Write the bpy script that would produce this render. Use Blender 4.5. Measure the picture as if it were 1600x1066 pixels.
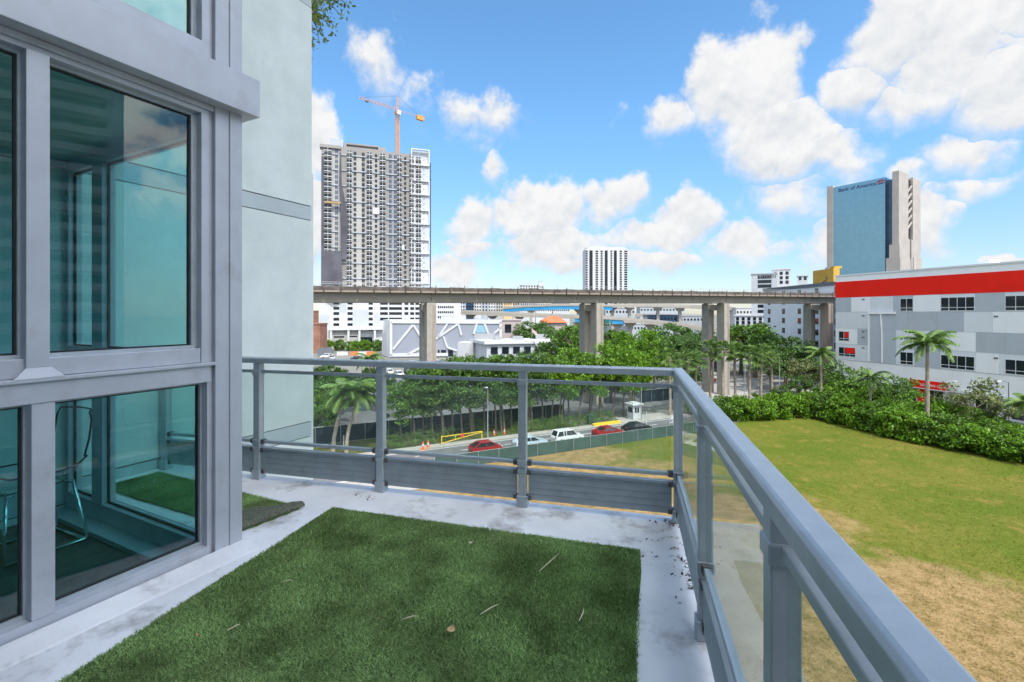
import bpy, bmesh, math, random
import numpy as np
from mathutils import Vector, Matrix
R = math.radians
SC = bpy.context.scene
COL = SC.collection
for o in list(bpy.data.objects): bpy.data.objects.remove(o)
rnd = random.Random(7)
nrg = np.random.default_rng(11)

# ------------------------------------------------------------------ camera
F = 732.0; CX = 800.0; HY = 490.0; CAMZ = 17.5
cam = bpy.data.cameras.new('camera'); camo = bpy.data.objects.new('camera', cam); COL.objects.link(camo)
camo.location = (0, 0, CAMZ); camo.rotation_euler = (R(90), 0, 0)
cam.sensor_width = 36; cam.lens = F / 1600 * 36; cam.shift_y = -(533 - HY) / 1600
cam.clip_start = 0.05; cam.clip_end = 6000
SC.camera = camo
SC.render.resolution_x = 1024; SC.render.resolution_y = 682
SC.view_settings.view_transform = 'Standard'; SC.view_settings.look = 'None'
SC.view_settings.gamma = 1; SC.view_settings.exposure = 1.1
SC.cycles.transparent_max_bounces = 32
SC.cycles.max_bounces = 8
SC.cycles.use_adaptive_sampling = True

# ------------------------------------------------------------------ sun and sky
S = Vector((0.22, -0.50, 0.84)).normalized()
SUN_EL = math.asin(S.z); SUN_AZ = math.atan2(S.x, S.y)          # azimuth clockwise from +Y
sun = bpy.data.lights.new('sun', 'SUN'); sun.energy = 2.0; sun.angle = R(0.53); sun.color = (1, .95, .87)
suno = bpy.data.objects.new('sun', sun); COL.objects.link(suno)
suno.rotation_euler = S.to_track_quat('Z', 'Y').to_euler(); suno.location = (0, -50, 120)
W = bpy.data.worlds.new('World'); SC.world = W; W.use_nodes = True
wt = W.node_tree; wt.nodes.clear()
def N(tree, t, **kw):
    n = tree.nodes.new(t)
    for k, v in kw.items(): setattr(n, k, v)
    return n
def wmath(op, a, b=None, c=None, clamp=False):
    n = N(wt, 'ShaderNodeMath', operation=op, use_clamp=clamp)
    for i, v in enumerate((a, b, c)):
        if v is None: continue
        if isinstance(v, (int, float)): n.inputs[i].default_value = v
        else: wt.links.new(v, n.inputs[i])
    return n.outputs[0]
def wvec(op, a, b):
    n = N(wt, 'ShaderNodeVectorMath', operation=op)
    for i, v in enumerate((a, b)):
        if v is None: continue
        if isinstance(v, tuple): n.inputs[i].default_value = v
        else: wt.links.new(v, n.inputs[i])
    return n.outputs['Value'] if op == 'LENGTH' else n.outputs['Vector']
out = N(wt, 'ShaderNodeOutputWorld'); bg = N(wt, 'ShaderNodeBackground'); wt.links.new(bg.outputs[0], out.inputs[0])
SKY_STRENGTH = 0.15
bg.inputs['Strength'].default_value = SKY_STRENGTH
sky = N(wt, 'ShaderNodeTexSky'); sky.sky_type = 'NISHITA'; sky.sun_disc = False
sky.sun_elevation = SUN_EL; sky.sun_rotation = SUN_AZ; sky.air_density = 1.0; sky.dust_density = 0.4; sky.ozone_density = 2.2
tc = N(wt, 'ShaderNodeTexCoord'); dirv = tc.outputs['Generated']
def noise(vec, scale, detail, rough=.55):
    n = N(wt, 'ShaderNodeTexNoise'); n.inputs['Scale'].default_value = scale; n.inputs['Detail'].default_value = detail
    n.inputs['Roughness'].default_value = rough; wt.links.new(vec, n.inputs['Vector']); return n
warp = noise(dirv, 11, 5)
wv = wvec('MULTIPLY', wvec('SUBTRACT', warp.outputs['Color'], (.5, .5, .5)), (.085, .085, .085))
dw = wvec('ADD', dirv, wv)
# cumulus: one entry per cloud lobe (bearing and height as the slope pair, radii, strength)
CLOUDS = [(1165,150,95,95,1),(1120,150,60,70,.9),(1210,215,85,70,1),(1060,180,60,32,.7),(1250,250,75,45,.75),(1230,310,80,50,.45),(1310,250,55,55,.5),
 (1400,60,95,85,1),(1335,140,70,62,1),(1480,95,110,100,1),(1560,140,80,75,1),(1410,165,75,40,.9),(1575,20,70,45,.8),(1595,165,45,45,.9),
 (1500,240,62,40,.75),(1440,268,45,22,.5),(1455,350,34,55,.75),(848,335,75,52,1),(800,340,45,40,.9),(745,352,42,48,1),(860,385,80,42,1),(745,392,45,22,.8),
 (905,412,110,20,.7),(700,425,60,28,.8),(985,310,34,40,.8),(945,325,34,30,.7),(1065,345,55,45,.95),(1025,372,70,32,.8),(1030,412,60,20,.8),
 (1160,380,62,34,.9),(1215,385,40,20,.6),(755,188,75,34,.45),(600,115,50,50,.4),(640,150,35,45,.25),(775,268,16,26,.35),(970,178,22,24,.4),
 (490,230,45,100,1),(488,340,34,110,.9),(1575,402,28,10,.8),(1290,390,40,34,.5),(560,425,60,24,.5),(1500,300,60,20,.3)]
field = None; lobe = None
for (px, py, rx, ry, w) in CLOUDS:
    v = Vector(((px - CX) / F, 1, (HY - py) / F)); n = v.length; c = v / n
    a = rx / F / n * (1 / n) * 1.12; b = ry / F / n * 1.12
    dv = wvec('MULTIPLY', wvec('SUBTRACT', dw, tuple(c)), (1 / a, .6 / a, 1 / b)); d = wvec('LENGTH', dv, None)
    sp_ = N(wt, 'ShaderNodeSeparateXYZ'); wt.links.new(dv, sp_.inputs[0]); s_ = sp_.outputs[2]
    f = wmath('MULTIPLY_ADD', d, -w * 1.0, w)
    if field is None: field, lobe = f, s_
    else: lobe = wmath('MULTIPLY_ADD', wmath('GREATER_THAN', f, field), wmath('SUBTRACT', s_, lobe), lobe); field = wmath('MAXIMUM', field, f)
field = wmath('MAXIMUM', field, -0.6)
n1 = noise(dirv, 13, 9, .58); up = wvec('ADD', dirv, (-.004, 0, .016)); n2 = noise(up, 13, 4, .55)
n3 = noise(dirv, 5, 6, .55)
sx = N(wt, 'ShaderNodeSeparateXYZ'); wt.links.new(dirv, sx.inputs[0])
back = wmath('MULTIPLY', wmath('SUBTRACT', 0.45, sx.outputs[1]), 1.6, clamp=True)           # clouds added in the unseen sky for reflections and fill light
backf = wmath('MULTIPLY', wmath('MULTIPLY_ADD', n3.outputs['Fac'], 5.0, -2.05), back)
backf = wmath('SUBTRACT', backf, wmath('MULTIPLY', wmath('SUBTRACT', 1.0, back), 1.0))
field = wmath('MAXIMUM', field, backf)
val = wmath('MULTIPLY_ADD', wmath('SUBTRACT', n1.outputs['Fac'], .5), 1.45, field)
mr = N(wt, 'ShaderNodeMapRange', interpolation_type='SMOOTHSTEP'); wt.links.new(val, mr.inputs[0])
mr.inputs[1].default_value = -.06; wt.links.new(wmath('MULTIPLY_ADD', wmath('SUBTRACT', .45, lobe, None, True), .42, .27), mr.inputs[2])   # crisp tops, soft bases
alpha = wmath('MULTIPLY', mr.outputs[0], wmath('MULTIPLY', wmath('ADD', sx.outputs[2], 0.0), 60, clamp=True))
lobe = wmath('MULTIPLY', wmath('MAXIMUM', wmath('MINIMUM', lobe, 1.0), -1.0), wmath('SUBTRACT', 1.0, back))
relief = wmath('ADD', wmath('MULTIPLY_ADD', wmath('SUBTRACT', n1.outputs['Fac'], n2.outputs['Fac']), 2.3, .74), wmath('MULTIPLY', lobe, .20), None, True)
cc = N(wt, 'ShaderNodeMix', data_type='RGBA'); wt.links.new(relief, cc.inputs[0])
CW = 0.44 / SKY_STRENGTH
cc.inputs[6].default_value = (.66 * CW, .72 * CW, .80 * CW, 1); cc.inputs[7].default_value = (1.0 * CW, 1.0 * CW, 1.0 * CW, 1)
zf = N(wt, 'ShaderNodeMapRange', interpolation_type='SMOOTHSTEP'); wt.links.new(sx.outputs[2], zf.inputs[0]); zf.inputs[1].default_value = -.02; zf.inputs[2].default_value = .42
tn = N(wt, 'ShaderNodeMix', data_type='RGBA'); wt.links.new(zf.outputs[0], tn.inputs[0]); tn.inputs[6].default_value = (.44, .455, .505, 1); tn.inputs[7].default_value = (.53, .76, .84, 1)      # deep, clean tropical air
sk = N(wt, 'ShaderNodeMix', data_type='RGBA', blend_type='MULTIPLY'); sk.inputs[0].default_value = 1
wt.links.new(sky.outputs[0], sk.inputs[6]); wt.links.new(tn.outputs[2], sk.inputs[7])
boost = N(wt, 'ShaderNodeMix', data_type='RGBA', blend_type='MULTIPLY'); boost.inputs[0].default_value = 1; wt.links.new(cc.outputs[2], boost.inputs[6]); hi = wmath('SUBTRACT', wmath('MULTIPLY', wmath('MULTIPLY_ADD', sx.outputs[0], .25, sx.outputs[2]), 1.25), .35, None, True); bl = wmath('MULTIPLY_ADD', wmath('MULTIPLY', back, hi), 6.0, 1.0); wt.links.new(bl, boost.inputs[7])   # unseen high clouds made brighter, as added fill for the shaded balcony
mx = N(wt, 'ShaderNodeMix', data_type='RGBA'); wt.links.new(alpha, mx.inputs[0])
wt.links.new(sk.outputs[2], mx.inputs[6]); wt.links.new(boost.outputs[2], mx.inputs[7]); wt.links.new(mx.outputs[2], bg.inputs[0])

# ------------------------------------------------------------------ materials
MATS = {}
def mat(name, col, rough=.6, metal=0.0, var=.1, scale=4.0, bump=0.0, bscale=60.0, spec=.4, island=0.0, trans=0.0, col2=None, dirt=None, stretch=None):
    if name in MATS: return MATS[name]
    m = bpy.data.materials.new(name); m.use_nodes = True; t = m.node_tree
    b = t.nodes['Principled BSDF']; L = t.links.new
    b.inputs['Roughness'].default_value = rough; b.inputs['Metallic'].default_value = metal
    b.inputs['Specular IOR Level'].default_value = spec
    tcn = N(t, 'ShaderNodeTexCoord'); vec = tcn.outputs['Object']
    if stretch:
        mp = N(t, 'ShaderNodeMapping'); mp.inputs['Scale'].default_value = stretch; L(vec, mp.inputs[0]); vec = mp.outputs[0]
    nz = N(t, 'ShaderNodeTexNoise'); nz.inputs['Scale'].default_value = scale; nz.inputs['Detail'].default_value = 6; L(vec, nz.inputs['Vector'])
    rp = N(t, 'ShaderNodeValToRGB'); L(nz.outputs['Fac'], rp.inputs[0])
    lo = [max(0, c * (1 - var)) for c in col]; hi = [min(1, c * (1 + var)) for c in (col2 or col)]
    rp.color_ramp.elements[0].position = .34; rp.color_ramp.elements[1].position = .66
    rp.color_ramp.elements[0].color = (*lo, 1); rp.color_ramp.elements[1].color = (*hi, 1)
    c = rp.outputs[0]
    if island:
        g = N(t, 'ShaderNodeNewGeometry'); mm = N(t, 'ShaderNodeMapRange'); L(g.outputs['Random Per Island'], mm.inputs[0])
        mm.inputs[3].default_value = 1 - island; mm.inputs[4].default_value = 1 + island
        hs = N(t, 'ShaderNodeHueSaturation'); L(c, hs.inputs['Color']); L(mm.outputs[0], hs.inputs['Value'])
        c = hs.outputs[0]
    if dirt:
        dcol, dscale, amount = dirt
        dn = N(t, 'ShaderNodeTexNoise'); dn.inputs['Scale'].default_value = dscale; dn.inputs['Detail'].default_value = 8; dn.inputs['Roughness'].default_value = .65; L(vec, dn.inputs['Vector'])
        dm = N(t, 'ShaderNodeMapRange'); L(dn.outputs['Fac'], dm.inputs[0]); dm.inputs[1].default_value = .54; dm.inputs[2].default_value = .72; dm.inputs[4].default_value = amount
        mxn = N(t, 'ShaderNodeMix', data_type='RGBA'); L(dm.outputs[0], mxn.inputs[0]); L(c, mxn.inputs[6]); mxn.inputs[7].default_value = (*dcol, 1); c = mxn.outputs[2]
    L(c, b.inputs['Base Color'])
    if bump:
        bn = N(t, 'ShaderNodeTexNoise'); bn.inputs['Scale'].default_value = bscale; bn.inputs['Detail'].default_value = 4; L(vec, bn.inputs['Vector'])
        bp = N(t, 'ShaderNodeBump'); bp.inputs['Strength'].default_value = bump; bp.inputs['Distance'].default_value = .01; L(bn.outputs['Fac'], bp.inputs['Height']); L(bp.outputs[0], b.inputs['Normal'])
    if trans:
        tr = N(t, 'ShaderNodeBsdfTranslucent'); L(c, tr.inputs[0]); ms = N(t, 'ShaderNodeMixShader'); ms.inputs[0].default_value = trans
        L(b.outputs[0], ms.inputs[1]); L(tr.outputs[0], ms.inputs[2]); L(ms.outputs[0], t.nodes['Material Output'].inputs[0])
    MATS[name] = m; return m
def glass(name, tint, refl=1.0, rough=.0, film=None):
    if name in MATS: return MATS[name]
    m = bpy.data.materials.new(name); m.use_nodes = True; t = m.node_tree; L = t.links.new
    t.nodes.remove(t.nodes['Principled BSDF'])
    tr = N(t, 'ShaderNodeBsdfTransparent'); tr.inputs[0].default_value = (*tint, 1)
    gl = N(t, 'ShaderNodeBsdfGlossy'); gl.inputs['Roughness'].default_value = rough
    nz = N(t, 'ShaderNodeTexNoise'); nz.inputs['Scale'].default_value = 1.6; tcn = N(t, 'ShaderNodeTexCoord'); L(tcn.outputs['Object'], nz.inputs['Vector'])
    bp = N(t, 'ShaderNodeBump'); bp.inputs['Strength'].default_value = .02; bp.inputs['Distance'].default_value = .02; L(nz.outputs['Fac'], bp.inputs['Height']); L(bp.outputs[0], gl.inputs['Normal'])
    fr = N(t, 'ShaderNodeFresnel'); fr.inputs[0].default_value = 1.5
    mu = N(t, 'ShaderNodeMath', operation='MULTIPLY'); L(fr.outputs[0], mu.inputs[0]); mu.inputs[1].default_value = refl; mu.use_clamp = True
    ge = N(t, 'ShaderNodeNewGeometry'); iv = N(t, 'ShaderNodeMath', operation='SUBTRACT'); iv.inputs[0].default_value = 1; L(ge.outputs['Backfacing'], iv.inputs[1]); m3 = N(t, 'ShaderNodeMath', operation='MULTIPLY'); L(mu.outputs[0], m3.inputs[0]); L(iv.outputs[0], m3.inputs[1]); mu = m3
    ms = N(t, 'ShaderNodeMixShader'); L(mu.outputs[0], ms.inputs[0]); L(tr.outputs[0], ms.inputs[1]); L(gl.outputs[0], ms.inputs[2])
    o = ms.outputs[0]
    if film:      # thin grey-green dust on the pane
        df = N(t, 'ShaderNodeBsdfDiffuse'); df.inputs[0].default_value = (*film[0], 1)
        dn = N(t, 'ShaderNodeTexNoise'); dn.inputs['Scale'].default_value = 2.2; dn.inputs['Detail'].default_value = 7; L(tcn.outputs['Object'], dn.inputs['Vector'])
        mp = N(t, 'ShaderNodeMapRange'); L(dn.outputs['Fac'], mp.inputs[0]); mp.inputs[3].default_value = film[1] * .5; mp.inputs[4].default_value = film[1] * 1.5
        m2 = N(t, 'ShaderNodeMixShader'); L(mp.outputs[0], m2.inputs[0]); L(o, m2.inputs[1]); L(df.outputs[0], m2.inputs[2]); o = m2.outputs[0]
    L(o, t.nodes['Material Output'].inputs[0]); MATS[name] = m; return m

# ------------------------------------------------------------------ object helpers
def tag(o, label=None, cat=None, group=None, kind=None):
    if label: o['label'] = label
    if cat: o['category'] = cat
    if group: o['group'] = group
    if kind: o['kind'] = kind
    return o
def thing(name, label, cat, loc=(0, 0, 0), rz=0.0, group=None):
    o = bpy.data.objects.new(name, None); COL.objects.link(o); o.location = loc; o.rotation_euler = (0, 0, rz); o.empty_display_size = .2
    return tag(o, label, cat, group)
class MB:
    def __init__(s): s.v = []; s.f = []; s.m = []; s.mi = 0
    def poly(s, pts):
        i = len(s.v); s.v += [tuple(p) for p in pts]; s.f.append(tuple(range(i, i + len(pts)))); s.m.append(s.mi); return s
    def box(s, x0, x1, y0, y1, z0, z1):
        i = len(s.v); s.v += [(x0, y0, z0), (x1, y0, z0), (x1, y1, z0), (x0, y1, z0), (x0, y0, z1), (x1, y0, z1), (x1, y1, z1), (x0, y1, z1)]
        for q in ((3, 2, 1, 0), (4, 5, 6, 7), (0, 1, 5, 4), (1, 2, 6, 5), (2, 3, 7, 6), (3, 0, 4, 7)): s.f.append(tuple(i + k for k in q)); s.m.append(s.mi)
        return s
    def hexa(s, b, t):                     # bottom ring, top ring (counter-clockwise from above)
        n = len(b); i = len(s.v); s.v += [tuple(p) for p in b] + [tuple(p) for p in t]
        s.f.append(tuple(i + n - 1 - k for k in range(n))); s.f.append(tuple(i + n + k for k in range(n))); s.m += [s.mi] * 2
        for k in range(n): j = (k + 1) % n; s.f.append((i + k, i + j, i + n + j, i + n + k)); s.m.append(s.mi)
        return s
    def prism(s, pts, z0, z1): return s.hexa([(p[0], p[1], z0) for p in pts], [(p[0], p[1], z1) for p in pts])
    def extr(s, prof, x0, x1):             # profile (y,z) along x
        return s.hexa([(x0, y, z) for y, z in prof], [(x1, y, z) for y, z in prof])
    def bar(s, a, b, w, h=None, up=(0, 0, 1)):
        a = Vector(a); b = Vector(b); h = h or w; d = (b - a).normalized(); u = Vector(up)
        if abs(d.dot(u)) > .98: u = Vector((1, 0, 0))
        r = d.cross(u).normalized() * (w / 2); q = r.cross(d).normalized() * (h / 2)
        return s.hexa([a - r - q, a + r - q, a + r + q, a - r + q], [b - r - q, b + r - q, b + r + q, b - r + q])
    def tube(s, pts, rad, n=8):
        pts = [Vector(p) for p in pts]; rings = []
        if not isinstance(rad, (list, tuple)): rad = [rad] * len(pts)
        for k, p in enumerate(pts):
            d = (pts[min(k + 1, len(pts) - 1)] - pts[max(k - 1, 0)]).normalized()
            u = Vector((0, 0, 1)) if abs(d.z) < .95 else Vector((1, 0, 0))
            a = d.cross(u).normalized(); b = a.cross(d)
            i = len(s.v); s.v += [tuple(p + (a * math.cos(2 * math.pi * j / n) + b * math.sin(2 * math.pi * j / n)) * rad[k]) for j in range(n)]; rings.append(i)
        for k in range(len(rings) - 1):
            for j in range(n):
                jj = (j + 1) % n; s.f.append((rings[k] + j, rings[k + 1] + j, rings[k + 1] + jj, rings[k] + jj)); s.m.append(s.mi)
        s.f.append(tuple(rings[0] + j for j in range(n))); s.f.append(tuple(rings[-1] + n - 1 - j for j in range(n))); s.m += [s.mi] * 2
        return s
    def disc(s, c, r, axis='y', w=.1, n=16):
        ring = []
        for j in range(n):
            a = 2 * math.pi * j / n; ring.append((math.cos(a) * r, math.sin(a) * r))
        if axis == 'y': return s.hexa([(c[0] + p, c[1] - w / 2, c[2] + q) for p, q in ring], [(c[0] + p, c[1] + w / 2, c[2] + q) for p, q in ring])
        if axis == 'z': return s.hexa([(c[0] + p, c[1] + q, c[2] - w / 2) for p, q in ring], [(c[0] + p, c[1] + q, c[2] + w / 2) for p, q in ring])
        return s.hexa([(c[0] - w / 2, c[1] + p, c[2] + q) for p, q in ring], [(c[0] + w / 2, c[1] + p, c[2] + q) for p, q in ring])
    def mesh(s, name, mats):
        me = bpy.data.meshes.new(name); me.from_pydata(s.v, [], s.f)
        if not isinstance(mats, (list, tuple)): mats = [mats]
        for m in mats: me.materials.append(m)
        if len(mats) > 1: me.polygons.foreach_set('material_index', s.m)
        bm = bmesh.new(); bm.from_mesh(me); bmesh.ops.recalc_face_normals(bm, faces=bm.faces); bm.to_mesh(me); bm.free()
        me.update(); return me
    def build(s, name, mats, parent=None, smooth=False, bevel=0.0, label=None):
        me = s.mesh(name, mats)
        if bevel:
            bm = bmesh.new(); bm.from_mesh(me); bmesh.ops.remove_doubles(bm, verts=bm.verts, dist=1e-5)
            bmesh.ops.bevel(bm, geom=[e for e in bm.edges if len(e.link_faces) == 2 and e.calc_face_angle(0) > .5], offset=bevel, segments=2, profile=.5, affect='EDGES', clamp_overlap=True)
            bm.to_mesh(me); bm.free()
        if smooth: me.polygons.foreach_set('use_smooth', [True] * len(me.polygons))
        return link(name, me, parent, label)
def link(name, me, parent=None, label=None):
    o = bpy.data.objects.new(name, me); COL.objects.link(o)
    if parent is not None: o.parent = parent
    if label: o['label'] = label
    return o
def npmesh(name, verts, nper, mats, mi=None, smooth=False):     # verts (N*nper,3): N separate n-gons
    v = np.asarray(verts, dtype=np.float32).reshape(-1, 3); n = len(v) // nper
    me = bpy.data.meshes.new(name); me.vertices.add(len(v)); me.vertices.foreach_set('co', v.ravel())
    me.loops.add(len(v)); me.loops.foreach_set('vertex_index', np.arange(len(v), dtype=np.int32))
    me.polygons.add(n); me.polygons.foreach_set('loop_start', np.arange(0, len(v), nper, dtype=np.int32))
    if not isinstance(mats, (list, tuple)): mats = [mats]
    for m in mats: me.materials.append(m)
    if mi is not None: me.polygons.foreach_set('material_index', np.asarray(mi, dtype=np.int32))
    me.update(calc_edges=True); me.validate(); return me
def copy_tree(root, loc=None, rz=None, scale=None):
    c = root.copy(); COL.objects.link(c)
    if loc is not None: c.location = loc
    if rz is not None: c.rotation_euler = (0, 0, rz)
    if scale is not None: c.scale = scale if isinstance(scale, tuple) else (scale,) * 3
    for ch in list(root.children):
        d = ch.copy(); COL.objects.link(d); d.parent = c
        for g in list(ch.children):
            e = g.copy(); COL.objects.link(e); e.parent = d
    return c
def at(px, py, Y): return Vector(((px - CX) / F * Y, Y, CAMZ + (HY - py) / F * Y))
def gx(px, Y): return (px - CX) / F * Y
def hz(py, Y): return CAMZ + (HY - py) / F * Y
ONES = ['first', 'second', 'third', 'fourth', 'fifth', 'sixth', 'seventh', 'eighth', 'ninth', 'tenth', 'eleventh', 'twelfth', 'thirteenth', 'fourteenth', 'fifteenth', 'sixteenth', 'seventeenth', 'eighteenth', 'nineteenth']
def ordinal(i):
    i += 1
    if i < 20: return ONES[i - 1]
    t = ['twent', 'thirt', 'fort', 'fift', 'sixt'][i // 10 - 2]
    return t + 'ieth' if i % 10 == 0 else t + 'y-' + ONES[i % 10 - 1]
def txt(name, s, size, m, parent, loc, rot, depth=.02, width=None):
    cu = bpy.data.curves.new(name, 'FONT'); cu.body = s; cu.size = size; cu.extrude = depth; cu.align_x = 'CENTER'; cu.align_y = 'CENTER'
    c = bpy.data.objects.new(name + '_curve', cu); COL.objects.link(c); cu.materials.append(m); bpy.context.view_layer.update()
    me = bpy.data.meshes.new_from_object(c.evaluated_get(bpy.context.evaluated_depsgraph_get())); bpy.data.objects.remove(c)
    o = link(name, me, parent); o.location = loc; o.rotation_euler = rot
    return o
def each(name, m, parent, *boxes, label=None):       # one part per piece
    for bx_ in boxes: MB().box(*bx_).build(name, m, parent, label=label)

M = dict(
 rail=mat('rail_paint', (.44, .495, .545), .40, .2, .07, 14, .06, 220, dirt=((.24, .27, .30), 7, .45)),
 kick=mat('kick_plate_paint', (.33, .38, .42), .45, .2, .08, 9),
 bracket=mat('dark_bracket', (.12, .115, .118), .6, 0, .3, 40),
 alu=mat('window_aluminium', (.50, .53, .60), .42, .15, .05, 6, .05, 150, dirt=((.30, .27, .25), 5, .35)),
 alud=mat('window_gasket', (.02, .025, .03), .6),
 stucco=mat('pale_blue_stucco', (.71, .79, .80), .9, 0, .05, 3, .55, 110, .2, dirt=((.60, .68, .70), 2.5, .5)),
 band=mat('grey_band_paint', (.50, .575, .625), .8, 0, .05, 4, .3, 110, .2),
 membrane=mat('white_deck_membrane', (.80, .80, .83), .55, 0, .10, 2.2, .35, 26, .4, dirt=((.19, .16, .14), 3.1, .8)),
 wood=mat('dark_floor_boards', (.075, .066, .06), .4, 0, .35, 3, stretch=(1, 9, 1)),
 inwall=mat('room_wall_paint', (.55, .56, .56), .85),
 concrete=mat('concrete', (.33, .31, .275), .85, 0, .12, 1.2, .3, 30, .2, dirt=((.25, .22, .19), .6, .5)),
 concrete_d=mat('stained_concrete', (.30, .245, .21), .9, 0, .2, .8, .3, 30, .2, dirt=((.16, .11, .08), .5, .6), stretch=(1, 1, .25)),
 white=mat('white_paint', (.52, .535, .56), .7, 0, .04, .4, dirt=((.6, .6, .6), .3, .25)),
 lgrey=mat('light_grey_paint', (.46, .485, .52), .7, 0, .05, .5),
 mgrey=mat('mid_grey_paint', (.36, .40, .45), .7, 0, .05, .5),
 dgrey=mat('dark_grey_paint', (.13, .14, .16), .7, 0, .08, .5),
 winb=mat('dark_window_glass', (.012, .018, .026), .08, 0, .3, .2, spec=.6),
 winblue=mat('blue_window_glass', (.05, .09, .16), .1, .3, .2, .3, spec=.6),
 asphalt=mat('asphalt', (.13, .13, .135), .9, 0, .15, .35, .3, 15, .2, dirt=((.08, .08, .08), .2, .5)),
 lot=mat('parking_lot_asphalt', (.145, .145, .148), .9, 0, .18, .12, dirt=((.12, .12, .12), .15, .5)),
 paveme=mat('pavement_concrete', (.33, .315, .29), .9, 0, .12, .6, dirt=((.3, .28, .26), .4, .5)),
 paint=mat('road_paint', (.72, .72, .70), .7, 0, .1, 2),
 yellow=mat('yellow_paint', (.75, .50, .03), .55, 0, .08, 3),
 orange=mat('orange_plastic', (.75, .16, .04), .5),
 red=mat('red_paint', (.80, .026, .016), .75, 0, .05, .4, spec=.05),
 leafA=mat('leaf_mid_green', (.105, .205, .030), .55, 0, .3, .5, island=.45, trans=.3, spec=.3),
 leafB=mat('leaf_dark_green', (.070, .140, .030), .55, 0, .3, .4, island=.45, trans=.25, spec=.3),
 leafC=mat('leaf_bright_green', (.125, .250, .020), .5, 0, .25, .6, island=.45, trans=.35, spec=.3),
 leafD=mat('leaf_olive', (.16, .19, .075), .6, 0, .25, .5, island=.45, trans=.25, spec=.2),
 palm=mat('palm_frond_green', (.13, .22, .055), .5, 0, .2, .8, island=.3, trans=.25, spec=.3),
 bark=mat('bark_grey_brown', (.17, .135, .105), .95, 0, .3, 3, .4, 18, .1),
 palmbark=mat('palm_trunk_grey', (.30, .26, .215), .95, 0, .25, 2.5, .4, 14, .1),
 shaft=mat('green_crownshaft', (.16, .24, .05), .5),
 screen=mat('green_mesh_screen', (.055, .095, .085), .85, 0, .15, .6, .3, 4, .1),
 navy=mat('dark_windscreen_cloth', (.018, .030, .042), .9, 0, .25, .4, .3, 3, .1),
 galv=mat('galvanised_steel', (.42, .43, .44), .5, .5, .08, 3),
 chrome=mat('chrome_tube', (.75, .77, .78), .12, 1, .02, 3),
 black=mat('black_rubber', (.015, .015, .016), .7),
 bluebeam=mat('blue_bridge_paint', (.03, .28, .55), .6, 0, .12, .1),
 netting=mat('dark_debris_netting', (.10, .10, .12), .95, 0, .25, .12, .5, 2, .05),
 craney=mat('crane_yellow', (.60, .27, .05), .55, 0, .1, .4),
)
TINT = glass('teal_window_glass', (.58, .89, .895), 2.3)
TINT2 = glass('clear_railing_glass', (.925, .972, .955), .9, film=((.52, .58, .54), .075))
# ================================================================== BALCONY
FZ = CAMZ - 1.46
D = Vector((1.168, 3.288, FZ)); AF = R(14.2)
er = Vector((math.sin(AF), math.cos(AF), 0)); ef = Vector((-math.cos(AF), math.sin(AF), 0))
C0 = Vector((-1.702, 2.952, FZ)); BA = math.atan2(-.8901, -.4558)
fx = Vector((-.4558, -.8901, 0)); fy = Vector((.8901, -.4558, 0))     # along the window wall to the camera; outward
def fl(x, y, z=0): return C0 + fx * x + fy * y + Vector((0, 0, z))

# floor slab (L-shaped: the room is cut out)
b = MB(); o1 = D + er * .075 - ef * .075
poly = [o1, D - er * 5.6 - ef * .075, fl(4.3, 2.6), fl(4.3, .0), fl(0, 0), fl(0, -2.11), ]
k = D + er * .075 + ef * 4.75; poly.append(k)
b.prism([(p.x, p.y) for p in poly], FZ - .2, FZ)
tag(b.build('balcony_floor', M['membrane']), 'white coated balcony deck around the turf', 'floor', kind='structure')

def railing(name, label, loc, ang, L, posts, x0, corner=None):
    t = thing(name, label, 'railing', loc, ang, 'railings round the balcony')
    r = MB(); w, h, z1 = .036, .052, 1.075
    r.extr([(-w, z1 - h), (w, z1 - h), (w, z1 - .012), (w - .007, z1 - .003), (w - .014, z1), (-w + .014, z1), (-w + .007, z1 - .003), (-w, z1 - .012)], x0, L)
    r.build('top_rail', M['rail'], t, bevel=.002)
    for p in posts:
        q = MB(); s = .031
        q.box(p - s, p + s, -s, s, .012, 1.022)
        c = s + .006
        q.box(p - c, p + c, -c, c, .915, .962); q.box(p - c, p + c, -c, c, .30, .352)
        c = s + .004; q.box(p - c, p + c, -c, c, .255, .285)
        c = s + .010; q.box(p - c, p + c, -c, c, 0, .085)
        q.build('post', M['rail'], t, bevel=.004)
    ends = sorted(posts + [L]) if L - max(posts) > .3 else sorted(posts)
    if corner is not None: ends = [corner] + ends
    for a, e in zip(ends[:-1], ends[1:]):
        a2, e2 = a + .042, (e - .042 if e in posts else e)
        MB().extr([(-.013, .935), (.013, .935), (.013, .962), (-.013, .962)], a2, e2).build('glass_channel', M['rail'], t, bevel=.003)
        MB().extr([(-.015, .318), (.015, .318), (.015, .345), (-.015, .345)], a2, e2).build('lower_rail', M['rail'], t, bevel=.003)
        MB().box(a2 + .006, e2 - .006, -.004, .004, .340, .940).build('glass_panel', TINT2, t)
        kp = MB(); prof = []
        zs = [.055, .062, .098, .103, .145, .150, .192, .197, .238, .243, .262]
        for i, z in enumerate(zs): prof.append((.012 if i % 2 == 0 else .016, z))
        front = prof + [(.022, .264), (.022, .282)]
        kp.extr([(-y, z) for y, z in front][::-1] + front, a2 + .004, e2 - .004)
        kp.build('kick_plate', M['kick'], t)
        for xx in (a2 - .012, e2 - .028): each('bracket', M['bracket'], t, (xx, xx + .04, -.021, .021, .312, .351), (xx, xx + .04, -.026, .026, .245, .278), (xx, xx + .04, -.02, .02, .052, .085))
    return t
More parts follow.
